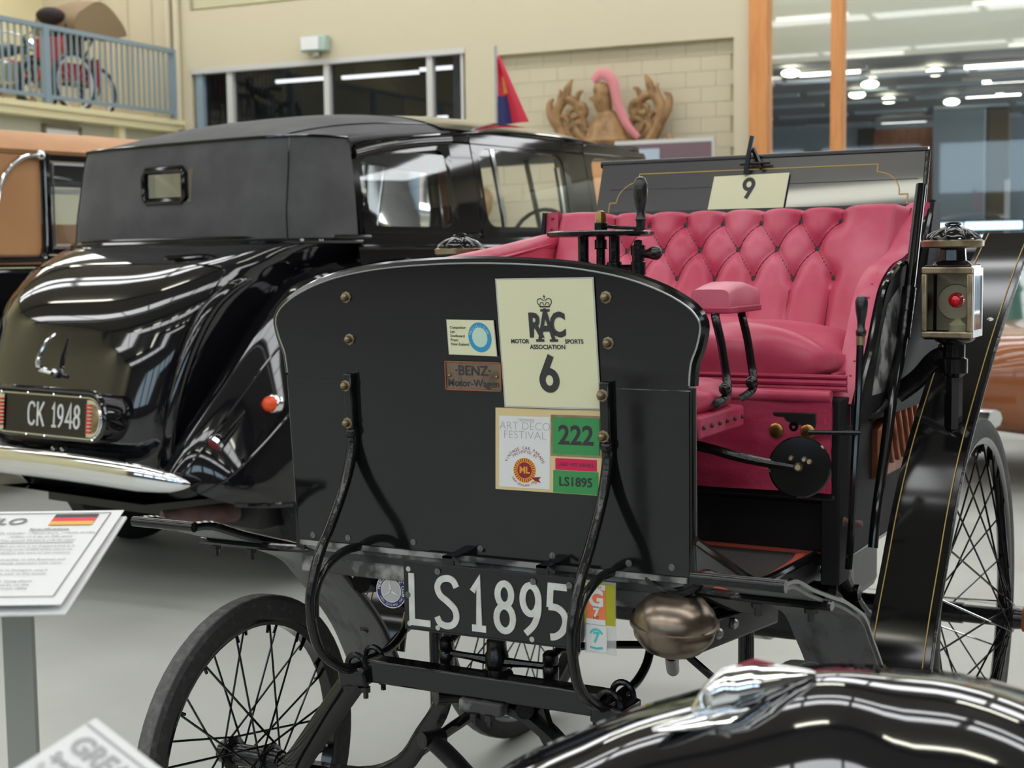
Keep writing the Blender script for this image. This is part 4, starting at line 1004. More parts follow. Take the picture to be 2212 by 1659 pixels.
for x, z in ((-.105, .051), (.092, .050), (.163, .050), (.165, -.052), (-.170, .002), (.164, -.002)):
    o = obj('plate_screw', scr, 'steel', np_); o.location = PF(x, z, .001)
for x, z in ((-.169, .050), (-.169, -.052), (-.108, -.054), (.087, -.054)):
    obj('plate_hole', MB().lathe([(.005, 0), (.005, .0008)], PF(x, z, 0), (0, -1, 0), 10), 'laminate', np_)
for x in (-.085, .108):
    o = obj('hanger_strap', MB().bb(.042+x-.012, .042+x+.012, -.044, -.040, .785, .812).bb(.042+x-.012, .042+x+.012, -.044, .01, .808, .812), 'plate_black', np_)
    obj('strap_end', MB().box((.042+x+.019, -.046, .807), (.018, .003, .006), Matrix.Rotation(.5, 3, 'Y')), 'plate_black', np_)
# enamel club badge
BG = plane((-.202, .012, .722), (1, 0, 0), (0, 0, 1))
bd = obj('club_badge', MB().lathe([(.0335, 0), (.0335, .003), (.030, .004), (.002, .004)], BG(0, 0, 0), (0, -1, 0), 36), 'navy', car, label='round blue enamel club badge')
obj('badge_centre', MB().lathe([(.0215, .0), (.0215, .0012), (.001, .0014)], BG(0, 0, .004), (0, -1, 0), 32), 'silver', bd)
m = MB(); ring(m, [(.0325, .0), (.0340, .0), (.0340, .0015), (.0325, .0015)], BG(0, 0, .003), (0, -1, 0), 40); ring(m, [(.0215, .0), (.0228, .0), (.0228, .0015), (.0215, .0015)], BG(0, 0, .004), (0, -1, 0), 40)
for k in range(3):
    a = PI/2+.12+k*2*PI/3; m.prism([(.0025*math.cos(a+1.6), .0025*math.sin(a+1.6)), (.0025*math.cos(a-1.6), .0025*math.sin(a-1.6)), (.020*math.cos(a), .020*math.sin(a))], BG, .0055, .0070)
obj('star_and_rings', m, 'white', bd)
m = MB()
def ringtext(mb, s_, r, a0, da, size, fn, flip=False, d1=.0012, off=0):
    for i, ch in enumerate(s_):
        a = math.radians(a0-da*i); text(mb, ch, size, fn, (r*math.cos(a), r*math.sin(a)), d1=d1, rot=a+(PI/2 if flip else -PI/2), off=off)
ringtext(m, 'MERCEDES-BENZ CLUB', .0277, 172, 11.0, .0088, BG, d1=.0048, off=.0002)
ringtext(m, 'NEW ZEALAND INC', .0277, 212, -8.5, .0066, BG, True, d1=.0048)
obj('badge_lettering', m, 'white', bd)
obj('badge_bar', MB().cyl((-.2, .02, .70), (-.17, .05, .66), .006), 'enamel', bd)
# licence tag in its clear sleeve
TG = plane((.255, -.030, .728), (1, 0, 0), (-.03, 0, 1))
tg = obj('licence_tag', MB().prism([(-.030, -.064), (.030, -.064), (.030, .064), (-.030, .064)], TG, -.001, 0), 'plastic', car, label='clear sleeve with orange and teal licence labels')
obj('lime_sheet', MB().prism([(-.030, -.012), (.029, -.012), (.029, .060), (-.030, .060)], TG, .0004, .0008), 'lime', tg)
lo = obj('orange_label', MB().prism([(-.026, -.012), (.011, -.012), (.011, .058), (-.026, .058)], TG, .001, .0014), 'tagorange', tg)
m = MB(); m.prism([(-.026, .049), (.011, .049), (.011, .058), (-.026, .058)], TG, .0015, .0017); m.prism([(-.026, -.012), (.011, -.012), (.011, -.003), (-.026, -.003)], TG, .0015, .0017)
text(m, 'G', .040, TG, (-.007, .032), d1=.0018, off=.0016); text(m, '7', .022, TG, (-.007, .008), d1=.0018, off=.001)
obj('white_print', m, 'white', tg)
m = MB(); text(m, '379131', .0085, TG, (-.008, .0535), d1=.0019); text(m, 'NZ', .008, TG, (-.007, -.0005), d1=.0019); text(m, 'ONE', .005, TG, (-.007, .018), d1=.0019)
obj('dark_print', m, 'ink', tg)
obj('white_label', MB().prism([(-.026, -.060), (.013, -.060), (.013, -.014), (-.026, -.014)], TG, .001, .0014), 'white', tg)
m = MB(); text(m, '7', .026, TG, (-.007, -.036), d1=.0018, off=.001); m.ribbon(arc(-.007, -.033, .012, .012, 20, 160, 8), .004, TG, .0015, .0017); m.ribbon([(-.019, -.053), (-.007, -.055), (.005, -.053)], .004, TG, .0015, .0017)
obj('teal_print', m, 'teal', tg)
# ---------------------------------------------------------------- placards on the veteran car
def card(name, quad, m_, label, cat, d=.003, border=None, bulge=.0, n=8):
    """quad = TL TR BR BL on the board; returns fn(u,v,d) with u,v in -.5..5 and the object"""
    q = [V3((a, b, 0)) for a, b in quad]
    def fn(u, v, dd):
        s_, t_ = u+.5, v+.5
        p = (q[3]*(1-s_)+q[2]*s_)*(1-t_)+(q[0]*(1-s_)+q[1]*s_)*t_
        return BF(p.x, p.y, d+dd+bulge*math.sin(PI*s_)*(.3+.7*t_))
    t = thing(name, label, cat, BF((q[0].x+q[2].x)/2, q[2].y, 0))
    o_ = V3(t.location)
    f0 = lambda a, b, dd: fn(a, b, dd)-o_
    obj('backing', MB().shell(lambda u, v: f0(u-.5, v-.5, -.0004), n, n, .0008), border or m_, t, recalc=True)
    if border: obj('sheet', MB().shell(lambda u, v: f0((u-.5)*.97, (v-.5)*.975, .0004), n, n, .0003), m_, t, recalc=True)
    W_ = (q[1]-q[0]).length; H_ = (q[0]-q[3]).length
    return t, (lambda a, b, dd: f0(a/W_, b/H_, dd)), W_, H_
def rect(mb, fn, a0, a1, b0, b1, d0, d1): return mb.prism([(a0, b0), (a1, b0), (a1, b1), (a0, b1)], fn, d0, d1)
t, f, W_, H_ = card('number_card', [(.055, 1.3145), (.247, 1.3165), (.2545, 1.0885), (.0645, 1.0860)], 'cream', 'cream laminated card reading RAC Motor Sports Association 6', 'card', border='laminate', bulge=.004)
m = MB()
text(m, 'R', .058, f, (-.0205, .030), off=.0022, sx=.8, d1=.0016); text(m, 'C', .058, f, (.0235, .031), off=.0022, sx=.75, d1=.0016)
text(m, 'A', .076, f, (.001, .0305), off=.0018, sx=.62, d1=.0022)
for x, y, w_ in ((-.0125, .0055, .016), (.0145, .0055, .016), (.001, .058, .018) ): rect(m, f, x-w_/2, x+w_/2, y-.0022, y+.0022, .0012, .002)
text(m, 'MOTOR', .0102, f, (-.0535, .0035), off=.0003, d1=.0016); text(m, 'SPORTS', .0102, f, (.0530, .0035), off=.0003, d1=.0016); text(m, 'ASSOCIATION', .0108, f, (.001, -.0062), off=.0003, d1=.0016)
stroke(m, '6', .064, f, -.018, -.083, wd=.19, d0=.0012, d1=.0018)
for k in (-1, 1):
    m.ribbon(sm2([(0.001+k*.001, .0745), (.001+k*.007, .0785), (.001+k*.013, .0765), (.001+k*.0135, .071), (.001+k*.010, .066)]), .0013, f, .0012, .0016)
    m.ribbon(sm2([(.001+k*.0008, .067), (.001+k*.004, .0715), (.001+k*.008, .071), (.001+k*.009, .066)]), .0011, f, .0012, .0016)
m.ribbon([(-.009, .0645), (.011, .0645)], .0022, f, .0012, .0016); m.ribbon([(.001, .0775), (.001, .085)], .0012, f, .0012, .0016); m.ribbon([(-.0015, .0822), (.0035, .0822)], .0012, f, .0012, .0016)
obj('printing', m, 'ink', t)

t, f, W_, H_ = card('festival_placard', [(.045, 1.0845), (.2565, 1.0875), (.2505, .9375), (.0385, .9360)], 'tancard', 'tan placard with festival logo, green 222 and LS1895 panels', 'placard', d=.0015)
obj('white_panel', rect(MB(), f, -.098, .004, -.069, .060, .0006, .001), 'white', t)
m = MB(); text(m, 'TREMAINS', .0072, f, (-.043, .053), d1=.0014); text(m, 'ART DECO', .0205, f, (-.046, .042), d1=.0014, sx=1.02, off=-.0004); text(m, 'FESTIVAL', .0205, f, (-.046, .026), d1=.0014, sx=1.05, off=-.0004)
obj('grey_lettering', m, 'greyink', t)
ctr = (-.046, -.037)
fr_ = lambda a, b, d: f(a+ctr[0], b+ctr[1], d)
m = MB(); ringtext(m, 'VINTAGE CAR PARADE', .040, 156, 7.8, .0078, fr_, d1=.0014); ringtext(m, 'PRESENTED BY', .0335, 131, 7.6, .0070, fr_, d1=.0014); obj('arched_lettering', m, 'maroon', t)
m = MB(); ringtext(m, 'NEW ZEALAND MEAT', .0275, 212, -7.7, .0058, fr_, True, d1=.0014)
obj('lower_lettering', m, 'maroon', t)
obj('rosette', MB().add([fr_(.0225*math.cos(2*PI*k/40), .0225*math.sin(2*PI*k/40), .0013) for k in range(40)], [tuple(range(40))]), 'orange', t)
m = MB().add([fr_(.0145*math.cos(2*PI*k/32), .0145*math.sin(2*PI*k/32), .0015) for k in range(32)], [tuple(range(32))])
for k in range(28):
    a = 2*PI*k/28; m.ribbon([(.0155*math.cos(a), .0155*math.sin(a)), (.0215*math.cos(a), .0215*math.sin(a))], .0014, fr_, .0014, .0016)
m.prism([(.014, -.012), (.033, -.0105), (.028, -.0155), (.033, -.021), (.020, -.018)], fr_, .0014, .0016)
obj('rosette_ribbon', m, 'maroon', t)
m = MB(); text(m, 'ML', .0165, fr_, (0, 0), d1=.0018, off=.0006); m.prism([(.019, -.016), (.026, -.0215), (.0215, -.0245)], fr_, .0016, .0018); obj('rosette_letters', m, 'orange', t)
obj('frame_strip', rect(MB(), f, .006, .105, -.0085, .0645, .0006, .001), 'oldbrass', t)
obj('green_panel', rect(MB(), f, .0105, .1005, -.004, .060, .0012, .0022), 'green', t)
obj('magenta_strip', rect(MB(), f, .015, .0955, -.0325, -.012, .0006, .001), 'magenta', t)
obj('green_panel', rect(MB(), f, .011, .0985, -.0735, -.0335, .0006, .001), 'green', t)
m = MB(); text(m, '222', .047, f, (.0555, .028), d1=.0026, off=.0012, sx=.98); text(m, 'LS1895', .0225, f, (.055, -.0535), d1=.0016, off=.0005); text(m, 'LEAD VET S/SHELL', .0088, f, (.0555, -.0225), d1=.0016)
obj('black_print', m, 'ink', t)

t, f, W_, H_ = card('competitor_card', [(-.0495, 1.2415), (.0490, 1.2410), (.0535, 1.1765), (-.0470, 1.1780)], 'cream', 'small cream competitor card with round blue emblem', 'card', border='laminate')
m = MB()
for k, s_ in enumerate(('Competitor:', 'Len', 'Southward', 'From:', 'New Zealand')): text(m, s_, .0068, f, (-.0425, .0175-k*.0075), d1=.0014, align='LEFT', off=.0001)
obj('printing', m, 'ink', t)
fe = lambda a, b, d: f(a+.018, b+.001, d)
obj('blue_ring', MB().add([fe(.0235*math.cos(2*PI*k/40), .0265*math.sin(2*PI*k/40), .0012) for k in range(40)], [tuple(range(40))]), 'skyblue', t)
obj('emblem_centre', MB().add([fe(.0155*math.cos(2*PI*k/32), .0175*math.sin(2*PI*k/32), .0014) for k in range(32)], [tuple(range(32))]), 'paleblue', t)
m = MB(); ringtext(m, 'World Hill Climb', .0195, 160, 9, .0065, fe, d1=.0016); obj('ring_lettering', m, 'paleblue', t)

t = thing('number_card', 'cream card with number 9 pegged to the rear lid', 'card', LP(.005, -.19, .006))
o_ = V3(t.location); f9 = lambda a, b, d: LP(a-.002, b-.126, d+.006)-o_
obj('sheet', MB().prism([(-.112, -.075), (.098, -.075), (.108, .078), (-.100, .075)], f9, 0, .002), 'cream', t)
m = MB(); q = lambda a, b, d: f9(-a, -b, d); stroke(m, '6', .058, q, -.017, -.066, wd=.18, d0=.0022, d1=.0028)
obj('digit', m, 'ink', t)
pg = thing('clothes_peg', 'black clothes peg gripping the number 9 card', 'peg', LP(.0, -.02, .02))
o_ = V3(pg.location)
fp = lambda a, b, d: LP(a, b, d)-o_
obj('peg_jaw', MB().tube([fp(-.012, -.05, .012), fp(-.006, -.01, .026), fp(.006, .045, .044)], 1, 4, flat=(.008, .006)), 'plate_black', pg)
obj('peg_jaw', MB().tube([fp(.030, -.035, .012), fp(.018, -.012, .014), fp(.002, .02, .022)], 1, 4, flat=(.007, .006)), 'plate_black', pg)
obj('peg_spring', MB().cyl(fp(-.03, -.022, .016), fp(.052, -.020, .014), .004), 'plate_black', pg)

# ---------------------------------------------------------------- black limousine (local x right, y forward, z up)
lim = thing('limousine', 'black limousine with grey folding hood seen from behind', 'car', (-3.161, 1.952, 0), math.radians(-8))
def sgnp(a, p): return math.copysign(abs(a)**p, a)
def plan(U_, v0, Lc, n, s_, vend=None):
    """s in -1..1 wraps from left side round the rear to the right side"""
    if vend is not None and abs(s_) > .85:
        k_ = (abs(s_)-.85)/.15; return (math.copysign(U_, s_), v0+Lc+(vend-v0-Lc)*k_)
    if vend is not None: s_ /= .85
    ph = s_*PI/2
    return (U_*sgnp(math.sin(ph), 2/n), v0+Lc*(1-abs(math.cos(ph))**(2/n)))
bv0 = [(.40, .16), (.48, .07), (.56, .045), (.74, .03), (.97, .085), (1.12, .14), (1.20, .195), (1.27, .27), (1.32, .345), (1.354, .41), (1.40, .52), (1.425, .60), (1.44, .66)]
bU = [(.40, .50), (.6, .56), (.9, .60), (1.15, .64), (1.30, .68), (1.38, .73), (1.44, .80)]
bL = [(.40, .30), (.9, .30), (1.2, .34), (1.44, .40)]
def boot(s_, w_):
    a, b = plan(interp(bU, w_), interp(bv0, w_), interp(bL, w_), 4.2, s_, 1.1); return V3((a, b, w_))
WH = [.40, .44, .48, .52, .56, .62, .68, .74, .80, .86, .92, .97, 1.02, 1.07, 1.12, 1.16, 1.20, 1.235, 1.27, 1.295, 1.32, 1.354, 1.378, 1.40, 1.412, 1.425, 1.44]
obj('boot_body', MB().grid(lambda u, v: boot(2*u-1, WH[round(v*26)]), 72, 26), 'limo', lim, smooth=70, recalc=True)
sub = lambda pts, off: [V3((p.x, p.y-off, p.z+off*.3)) for p in pts]
seam = [boot(s_, w_) for s_, w_ in ((-.62, .6), (-.64, .9), (-.655, 1.15), (-.60, 1.27), (-.5, 1.318), (-.3, 1.335), (0, 1.34), (.3, 1.335), (.5, 1.318), (.60, 1.27), (.655, 1.15), (.64, .9), (.62, .6), (.58, .53), (.4, .505), (0, .50), (-.4, .505), (-.58, .53))]
ld = obj('boot_lid_seam', MB().tube([p+V3((0, -.001, .001)) for p in catmull(seam, 5, True)], .0035, 6, True), 'enamel', lim)
for s in (-1, 1):
    rd = [boot(s*a, w_)+V3((s*.012, -.006, 0)) for a, w_ in ((.69, .46), (.70, .7), (.705, .95), (.71, 1.15), (.735, 1.245), (.79, 1.275))]
    obj('boot_gutter', MB().tube(rd, [.018, .026, .030, .032, .026, .012], 10, sm=5), 'limo', lim)
obj('belt_moulding', MB().tube([boot(-1+2*k/40, 1.428)+V3((0, -.006, 0)) for k in range(41)], .012, 8), 'limo', lim)
obj('hood_trim', MB().tube([boot(-1+2*k/40, 1.44)+V3((0, -.004, .006)) for k in range(41)], .0085, 8), 'enamel', lim)
obj('tail_panel', MB().grid(lambda u, v: V3((-.48+.96*u, .10+.6*v, .40-.04*v)), 4, 4), 'limo', lim)
# rear wings
for s in (-1, 1):
    ST = [((.78, 2.1, 1.0), (.86, 2.1, .90), (.90, 2.1, .7), (.90, 2.1, .40)),
          ((.74, 1.5, 1.34), (.84, 1.5, 1.26), (.92, 1.5, .85), (.93, 1.5, .40)),
          ((.705, 1.0, 1.34), (.82, .98, 1.27), (.93, 1.0, .85), (.93, 1.0, .39)),
          ((.665, .74, 1.29), (.80, .70, 1.22), (.935, .74, .82), (.94, .78, .385)),
          ((.62, .56, 1.13), (.78, .48, 1.05), (.925, .54, .72), (.94, .62, .385)),
          ((.58, .40, .90), (.745, .29, .84), (.90, .38, .60), (.93, .48, .39)),
          ((.545, .26, .70), (.70, .155, .66), (.86, .24, .50), (.90, .36, .40)),
          ((.52, .16, .54), (.64, .085, .52), (.78, .16, .45), (.82, .26, .41))]
    rows = [catmull(q, 7) for q in ST]
    cols = [catmull([r_[k] for r_ in rows], 6) for k in range(len(rows[0]))]
    nk = len(cols)-1; nl_ = len(cols[0])-1
    wg = obj('rear_wing', MB().grid(lambda u, v: V3((s*cols[round(u*nk)][round(v*nl_)].x, cols[round(u*nk)][round(v*nl_)].y, cols[round(u*nk)][round(v*nl_)].z)), nk, nl_), 'limo', lim, smooth=70, recalc=True)
    for k, off in ((9, .004), (13, .004)):
        obj('wing_bead', MB().tube([V3((s*p.x, p.y-off, p.z+off)) for p in cols[k][12:]], .005, 6), 'limo', wg)
    obj('wing_lip', MB().tube([V3((s*p.x, p.y, p.z)) for p in cols[-1]], .010, 6), 'limo', wg)
    # torpedo reflector and amber lamp on the wing
    P1 = V3((s*.79, .195, .650)); dr = V3((s*.05, .62, .50)).normalized()
    to = obj('wing_reflector', MB().lathe([(.030, 0), (.036, .01), (.036, .03), (.030, .10), (.016, .22), (.004, .30)], P1, dr, 18), 'enamel', wg)
    obj('reflector_rim', MB().lathe([(.030, -.006), (.038, -.004), (.038, .010), (.034, .012)], P1, dr, 20), 'chrome', to)
    obj('reflector_lens', MB().lathe([(.029, -.003), (.024, -.008), (.002, -.010)], P1, dr, 18), 'maroon', to)
    P2 = V3((s*.875, .430, .790))
    am = obj('indicator', MB().lathe([(.040, .012), (.040, .0), (.036, -.012), (.032, -.014)], P2, (s*-.1, 1, -.1), 20), 'chrome', wg)
    obj('amber_lens', MB().lathe([(.032, 0), (.029, .02), (.018, .034), (.003, .038)], P2+V3((0, -.014, 0)), (s*.1, -1, .1), 18), 'amber', am)
# folding hood
hv0 = [(1.44, .655), (1.55, .66), (1.70, .685), (1.80, .70), (1.86, .715)]
hU = [(1.44, .80), (1.6, .79), (1.75, .775), (1.86, .755)]
def hood(s_, w_):
    a, b = plan(interp(hU, w_), interp(hv0, w_), .30, 4.2, s_, 1.02); return V3((a, b+.006*math.sin(3*s_)*math.sin(7*w_), w_))
NW, NH = 120, 30
g = MB(); g.grid(lambda u, v: hood(2*u-1, 1.44+.42*v), NW, NH)
keep = []
for q in g.f:
    c = sum((g.v[i] for i in q), V3())/4
    if not (-.143 < c.x < .108 and 1.612 < c.z < 1.748 and c.y < .9): keep.append(q)
g.f = keep
hd = obj('folding_hood', g, 'hoodcloth', lim, smooth=60, recalc=True)
def hroof(x, y):
    a, b = plan(.755, .715, .30, 4.2, x, None)
    s_ = x
    vv = b+(1.74-b)*y
    ue = .755-.04*y
    a = ue*sgnp(math.sin(s_*PI/2), 2/4.2)
    r_ = 1-(1-y)**2.3
    e = abs(a/ue)
    ew = 1.86+.072*y**.8
    w_ = ew+(1.86+.175*r_-ew)*(1-e**3.4)
    return V3((a, vv, w_))
obj('hood_top', MB().grid(lambda u, v: hroof(2*u-1, v), 60, 24), 'hoodcloth', hd, smooth=60, recalc=True)
obj('hood_rim_piping', MB().tube([hood(-.85+1.7*k/40, 1.86)+V3((0, -.004, .002)) for k in range(41)], .006, 6), 'enamel', hd)
for s in (-1, 1): obj('hood_side_strip', MB().shell(lambda u, v: hroof(s, .0+u)+V3((-s*.006*v, 0, .004-(.075+.03*u)*v)), 16, 3, .006*s), 'hoodcloth', hd, recalc=True)
for s in (-1, 1): obj('hood_edge_roll', MB().tube([hroof(s, .0+1.0*k/12)+V3((0, 0, -.008)) for k in range(13)], .013, 8), 'hoodcloth', hd)
for s_ in (-.5, .46):
    obj('hood_seam', MB().tube([hood(s_, 1.44+.42*k/10)+V3((0, -.002, 0)) for k in range(11)], .003, 6), 'enamel', hd)
obj('hood_seam', MB().tube([hroof(.46+.09*k/12, k/12)+V3((0, 0, .002)) for k in range(13)], .003, 6), 'enamel', hd)
rw = [(-.150, 1.612), (.115, 1.612), (.115, 1.748), (-.150, 1.748)]
fw_ = [V3((a, .672, b)) for a, b in ((-.15, 1.63), (-.132, 1.612), (.097, 1.612), (.115, 1.63), (.115, 1.73), (.097, 1.748), (-.132, 1.748), (-.15, 1.73))]
wn = obj('rear_window_frame', MB().tube(fw_, .017, 8, True), 'enamel', hd)
obj('rear_window_glass', MB().bb(-.15, .115, .690, .693, 1.61, 1.75), 'glass', hd)
# cabin sides
def rrect(a, b, r, n=5):
    o_ = []
    for cx_, cy_, a0 in ((a-r, b-r, 0), (-a+r, b-r, 90), (-a+r, -b+r, 180), (a-r, -b+r, 270)): o_ += arc(cx_, cy_, r, r, a0, a0+90, n)
    return o_
def su(w_): return .80-.08*max(0, (w_-1.42)/.5)**1.4
def sidebar(v0, v1, w0, w1, s, th=.05, dv=0):
    """panel on the cabin side between v0..v1 and w0..w1; dv leans the top forward"""
    m = MB(); n_ = 5
    def P(v, k, d): w_ = w0+(w1-w0)*k; return V3((s*(su(w_)-d), v+dv*k, w_))
    vv = [P(v, k/n_, d) for k in range(n_+1) for v, d in ((v0, 0), (v1, 0), (v1, th), (v0, th))]
    ff = [(0, 1, 2, 3), (4*n_+3, 4*n_+2, 4*n_+1, 4*n_)]
    for k in range(n_):
        for i in range(4): ff.append((4*k+i, 4*k+(i+1) % 4, 4*k+4+(i+1) % 4, 4*k+4+i))
    return m.add(vv, ff)
for s in (-1, 1):
    sd = obj('body_side', MB().grid(lambda u, v: V3((s*(.77+.05*math.sin(PI*v)), 1.05+3.35*u-.15*u*v, .36+1.08*v)), 16, 10), 'limo', lim, smooth=60, recalc=True)
    obj('waist_rail', sidebar(1.05, 3.55, 1.40, 1.465, s, .07), 'limo', sd, bevel=.01)
    obj('cant_rail', sidebar(1.70, 3.42, 1.885, 1.945, s, .06), 'limo', sd, bevel=.01)
    obj('cant_rail', MB().tube([(s*.752, 1.045, 1.80), (s*.742, 1.2, 1.832), (s*.73, 1.45, 1.868), (s*.715, 1.74, 1.895)], .026, 10, sm=4), 'limo', sd)
    obj('pillar', sidebar(1.035, 1.075, 1.44, 1.82, s, .05), 'enamel', sd)
    obj('pillar', sidebar(1.70, 1.90, 1.44, 1.93, s, .05), 'limo', sd, bevel=.01)
    obj('pillar', sidebar(2.66, 2.86, 1.44, 1.93, s, .05), 'limo', sd, bevel=.01)
    obj('pillar', sidebar(3.48, 3.56, 1.44, 1.93, s, .05, -.16), 'limo', sd, bevel=.01)
    for v in (1.70, 2.66): obj('timber_capping', sidebar(v-.035, v+.02, 1.46, 1.85, s*.97, .03), 'woodtrim', sd)
    obj('timber_capping', sidebar(1.06, 2.68, 1.43, 1.46, s*.93, .03), 'woodtrim', sd)
    for v0, v1, bw in ((1.06, 1.72, .045), (1.88, 2.68, .05), (2.84, 3.46, .05)):
        a_, b_ = (v1-v0)/2, .235; ib = rrect(a_-bw, b_-bw, .06)
        oq = []
        for p_, q_ in ib:
            k_ = max(abs(p_)/(a_-bw), abs(q_)/(b_-bw)); oq.append((p_/k_*a_/(a_-bw), q_/k_*b_/(b_-bw)))
        sm_ = lambda p_, q_, d: V3((s*(su(1.68+q_)-d), (v0+v1)/2+p_, 1.68+q_-(.09*max(0, q_/b_)*max(0, 1-(p_+a_)/(2*a_))+.02*max(0, q_/b_) if v0 < 1.1 else 0)))
        nn_ = len(ib); fm_ = MB(); vv = [sm_(*p_, d) for d in (-.004, .03) for c_ in (oq, ib) for p_ in c_]; ff = []
        for i in range(nn_):
            j = (i+1) % nn_; ff += [(i, j, nn_+j, nn_+i), (2*nn_+i, 3*nn_+i, 3*nn_+j, 2*nn_+j), (nn_+i, nn_+j, 3*nn_+j, 3*nn_+i), (i, 2*nn_+i, 2*nn_+j, j)]
        obj('window_surround', fm_.add(vv, ff), 'limo', sd, recalc=True)
    for v0, v1 in ((1.075, 1.70), (1.90, 2.66), (2.86, 3.44)): obj('side_glass', sidebar(v0, v1, 1.465, 1.89 if v0 > 1.2 else 1.82, s, .004), 'glass', sd)
    fr_m = sidebar(1.905, 1.925, 1.47, 1.885, s*1.002, .02); fr_m.v += []
    obj('quarter_light_frame', fr_m, 'chrome', sd)
    obj('quarter_light_frame', sidebar(2.06, 2.085, 1.45, 1.875, s*1.004, .02, -.03), 'chrome', sd)
    obj('quarter_light_frame', sidebar(1.91, 2.06, 1.865, 1.88, s*1.004, .02), 'chrome', sd)
    obj('channel', sidebar(2.58, 2.60, 1.47, 1.80, s*.99, .02), 'chrome', sd)
    obj('drip_moulding', MB().tube([(s*.76, 1.05, 1.83), (s*.752, 1.25, 1.868), (s*.735, 1.6, 1.905), (s*.712, 2.2, 1.955), (s*.70, 2.9, 1.95), (s*.69, 3.4, 1.90)], .008, 6, sm=4), 'limo', sd)
    for y_ in (1.0, 4.35):
        wh = obj('road_wheel', ring(MB(), [(.20, -.07), (.33, -.09), (.38, -.06), (.385, .06), (.33, .09), (.20, .07)], (s*.72, y_, .385), (1, 0, 0), 40), 'rubber', lim)
        obj('wheel_disc', MB().lathe([(.21, 0), (.19, .03), (.05, .05), (.01, .052)], (s*.77, y_, .385), (s, 0, 0), 28), 'chrome', wh)
    fwg = obj('front_wing', MB().tube([(s*.76, 3.6, .42), (s*.78, 3.85, .75), (s*.78, 4.3, .92), (s*.78, 4.8, .80), (s*.76, 5.05, .5)], [.10, .15, .19, .19, .12], 16, sm=5), 'limo', lim)
    obj('head_lamp', MB().lathe([(.02, -.2), (.09, -.12), (.12, 0), (.11, .02), (.02, .04)], (s*.48, 4.9, .86), (0, 1, 0), 20), 'chrome', fwg)
wcv = [(1.70, 2.022), (2.0, 2.04), (2.4, 2.05), (2.9, 2.04), (3.2, 2.0), (3.42, 1.93)]
def roof(u, v):
    x = 2*u-1; y = 1.70+1.72*v; wc = interp(wcv, y); return V3((.705*x*(1-.04*v), y, wc-(wc-(1.93-.03*v*v))*abs(x)**3.0))
obj('metal_roof', MB().shell(roof, 24, 24, .02), 'limo', lim, smooth=70, recalc=True)
obj('hood_front_strip', MB().tube([roof(k/24, .01)+V3((0, 0, .006)) for k in range(25)], .014, 8), 'limo', lim)
obj('windscreen', MB().add([(-.62, 3.52, 1.45), (.62, 3.52, 1.45), (.60, 3.36, 1.91), (-.60, 3.36, 1.91)], [(0, 1, 2, 3)]), 'glass', lim)
obj('screen_pillar', MB().cyl((-.03, 3.53, 1.45), (-.03, 3.37, 1.91), .018), 'limo', lim)
obj('scuttle', MB().shell(lambda u, v: V3(((-.78+1.56*u)*(1-.4*v), 3.5+1.5*v, 1.44-.06*v-.35*abs(2*u-1)**3)), 16, 10, .02), 'limo', lim, recalc=True)
obj('bonnet_side', MB().bb(-.40, .40, 3.9, 5.0, .45, 1.28), 'limo', lim, bevel=.06)
obj('radiator_shell', MB().bb(-.33, .33, 5.0, 5.09, .5, 1.36), 'chrome', lim, bevel=.03)
obj('under_tray', MB().bb(-.7, .7, .5, 4.9, .26, .36), 'satin', lim)
obj('cabin_floor', MB().bb(-.74, .74, 1.1, 3.5, .40, .44), 'satin', lim)
obj('rear_seat', MB().bb(-.66, .66, 1.0, 1.5, .44, .85).bb(-.66, .66, .92, 1.10, .85, 1.42), 'bikeblack', lim, bevel=.06)
obj('division', MB().bb(-.68, .68, 2.18, 2.24, .44, 1.42), 'woodtrim', lim)
obj('front_seat', MB().bb(-.64, .64, 2.26, 2.75, .44, .85).bb(-.64, .64, 2.25, 2.36, .85, 1.38), 'bikeblack', lim, bevel=.05)
obj('headlining', MB().grid(lambda u, v: roof(u, v)+V3((0, 0, -.035)), 12, 8), 'greyink', lim)
obj('steering_wheel', MB().tube([(.32+.2*math.cos(2*PI*k/24), 3.0+.06*math.sin(2*PI*k/24), 1.42+.19*math.sin(2*PI*k/24)) for k in range(24)], .012, 6, True), 'bikeblack', lim)
# bumper, number box, handle, exhaust
bp_ = [(-.80, .13, .545), (-.74, .09, .545), (-.6, .045, .548), (-.3, .008, .552), (0, 0, .555), (.3, .008, .552), (.6, .045, .535), (.74, .09, .520), (.80, .13, .512)]
obj('bumper', MB().tube([(a, b-.07, c) for a, b, c in bp_], [.006, .036, .052, .055, .055, .055, .052, .036, .006], 18, sm=5, flat=(1.05, .55), upv=(0, 0, 1)), 'chrome', lim)
for s in (-.35, .35): obj('bumper_iron', MB().cyl((s, -.04, .53), (s, .3, .45), .025), 'enamel', lim)
NP = plane((.075, -.045, .748), (1, 0, 0), (0, .10, 1))
nb = obj('number_box', MB().prism(rrect(.372, .095, .092), NP, -.11, 0), 'limo', lim, bevel=.008)
obj('box_visor', MB().tube([NP(a, b, .004) for a, b in [(-.372, .02)]+arc(-.285, .012, .087, .090, 165, 90, 6)+arc(.285, .012, .087, .090, 90, 15, 6)+[(.376, .02)]], .011, 8), 'limo', nb)
m = MB(); q = rrect(.355, .080, .078); m.tube([NP(a, b, .002) for a, b in q], .004, 6, True); obj('inner_bead', m, 'chrome', nb)
obj('plate_glass', MB().prism(rrect(.262, .072, .006), NP, .001, .004), 'plate_black', nb)
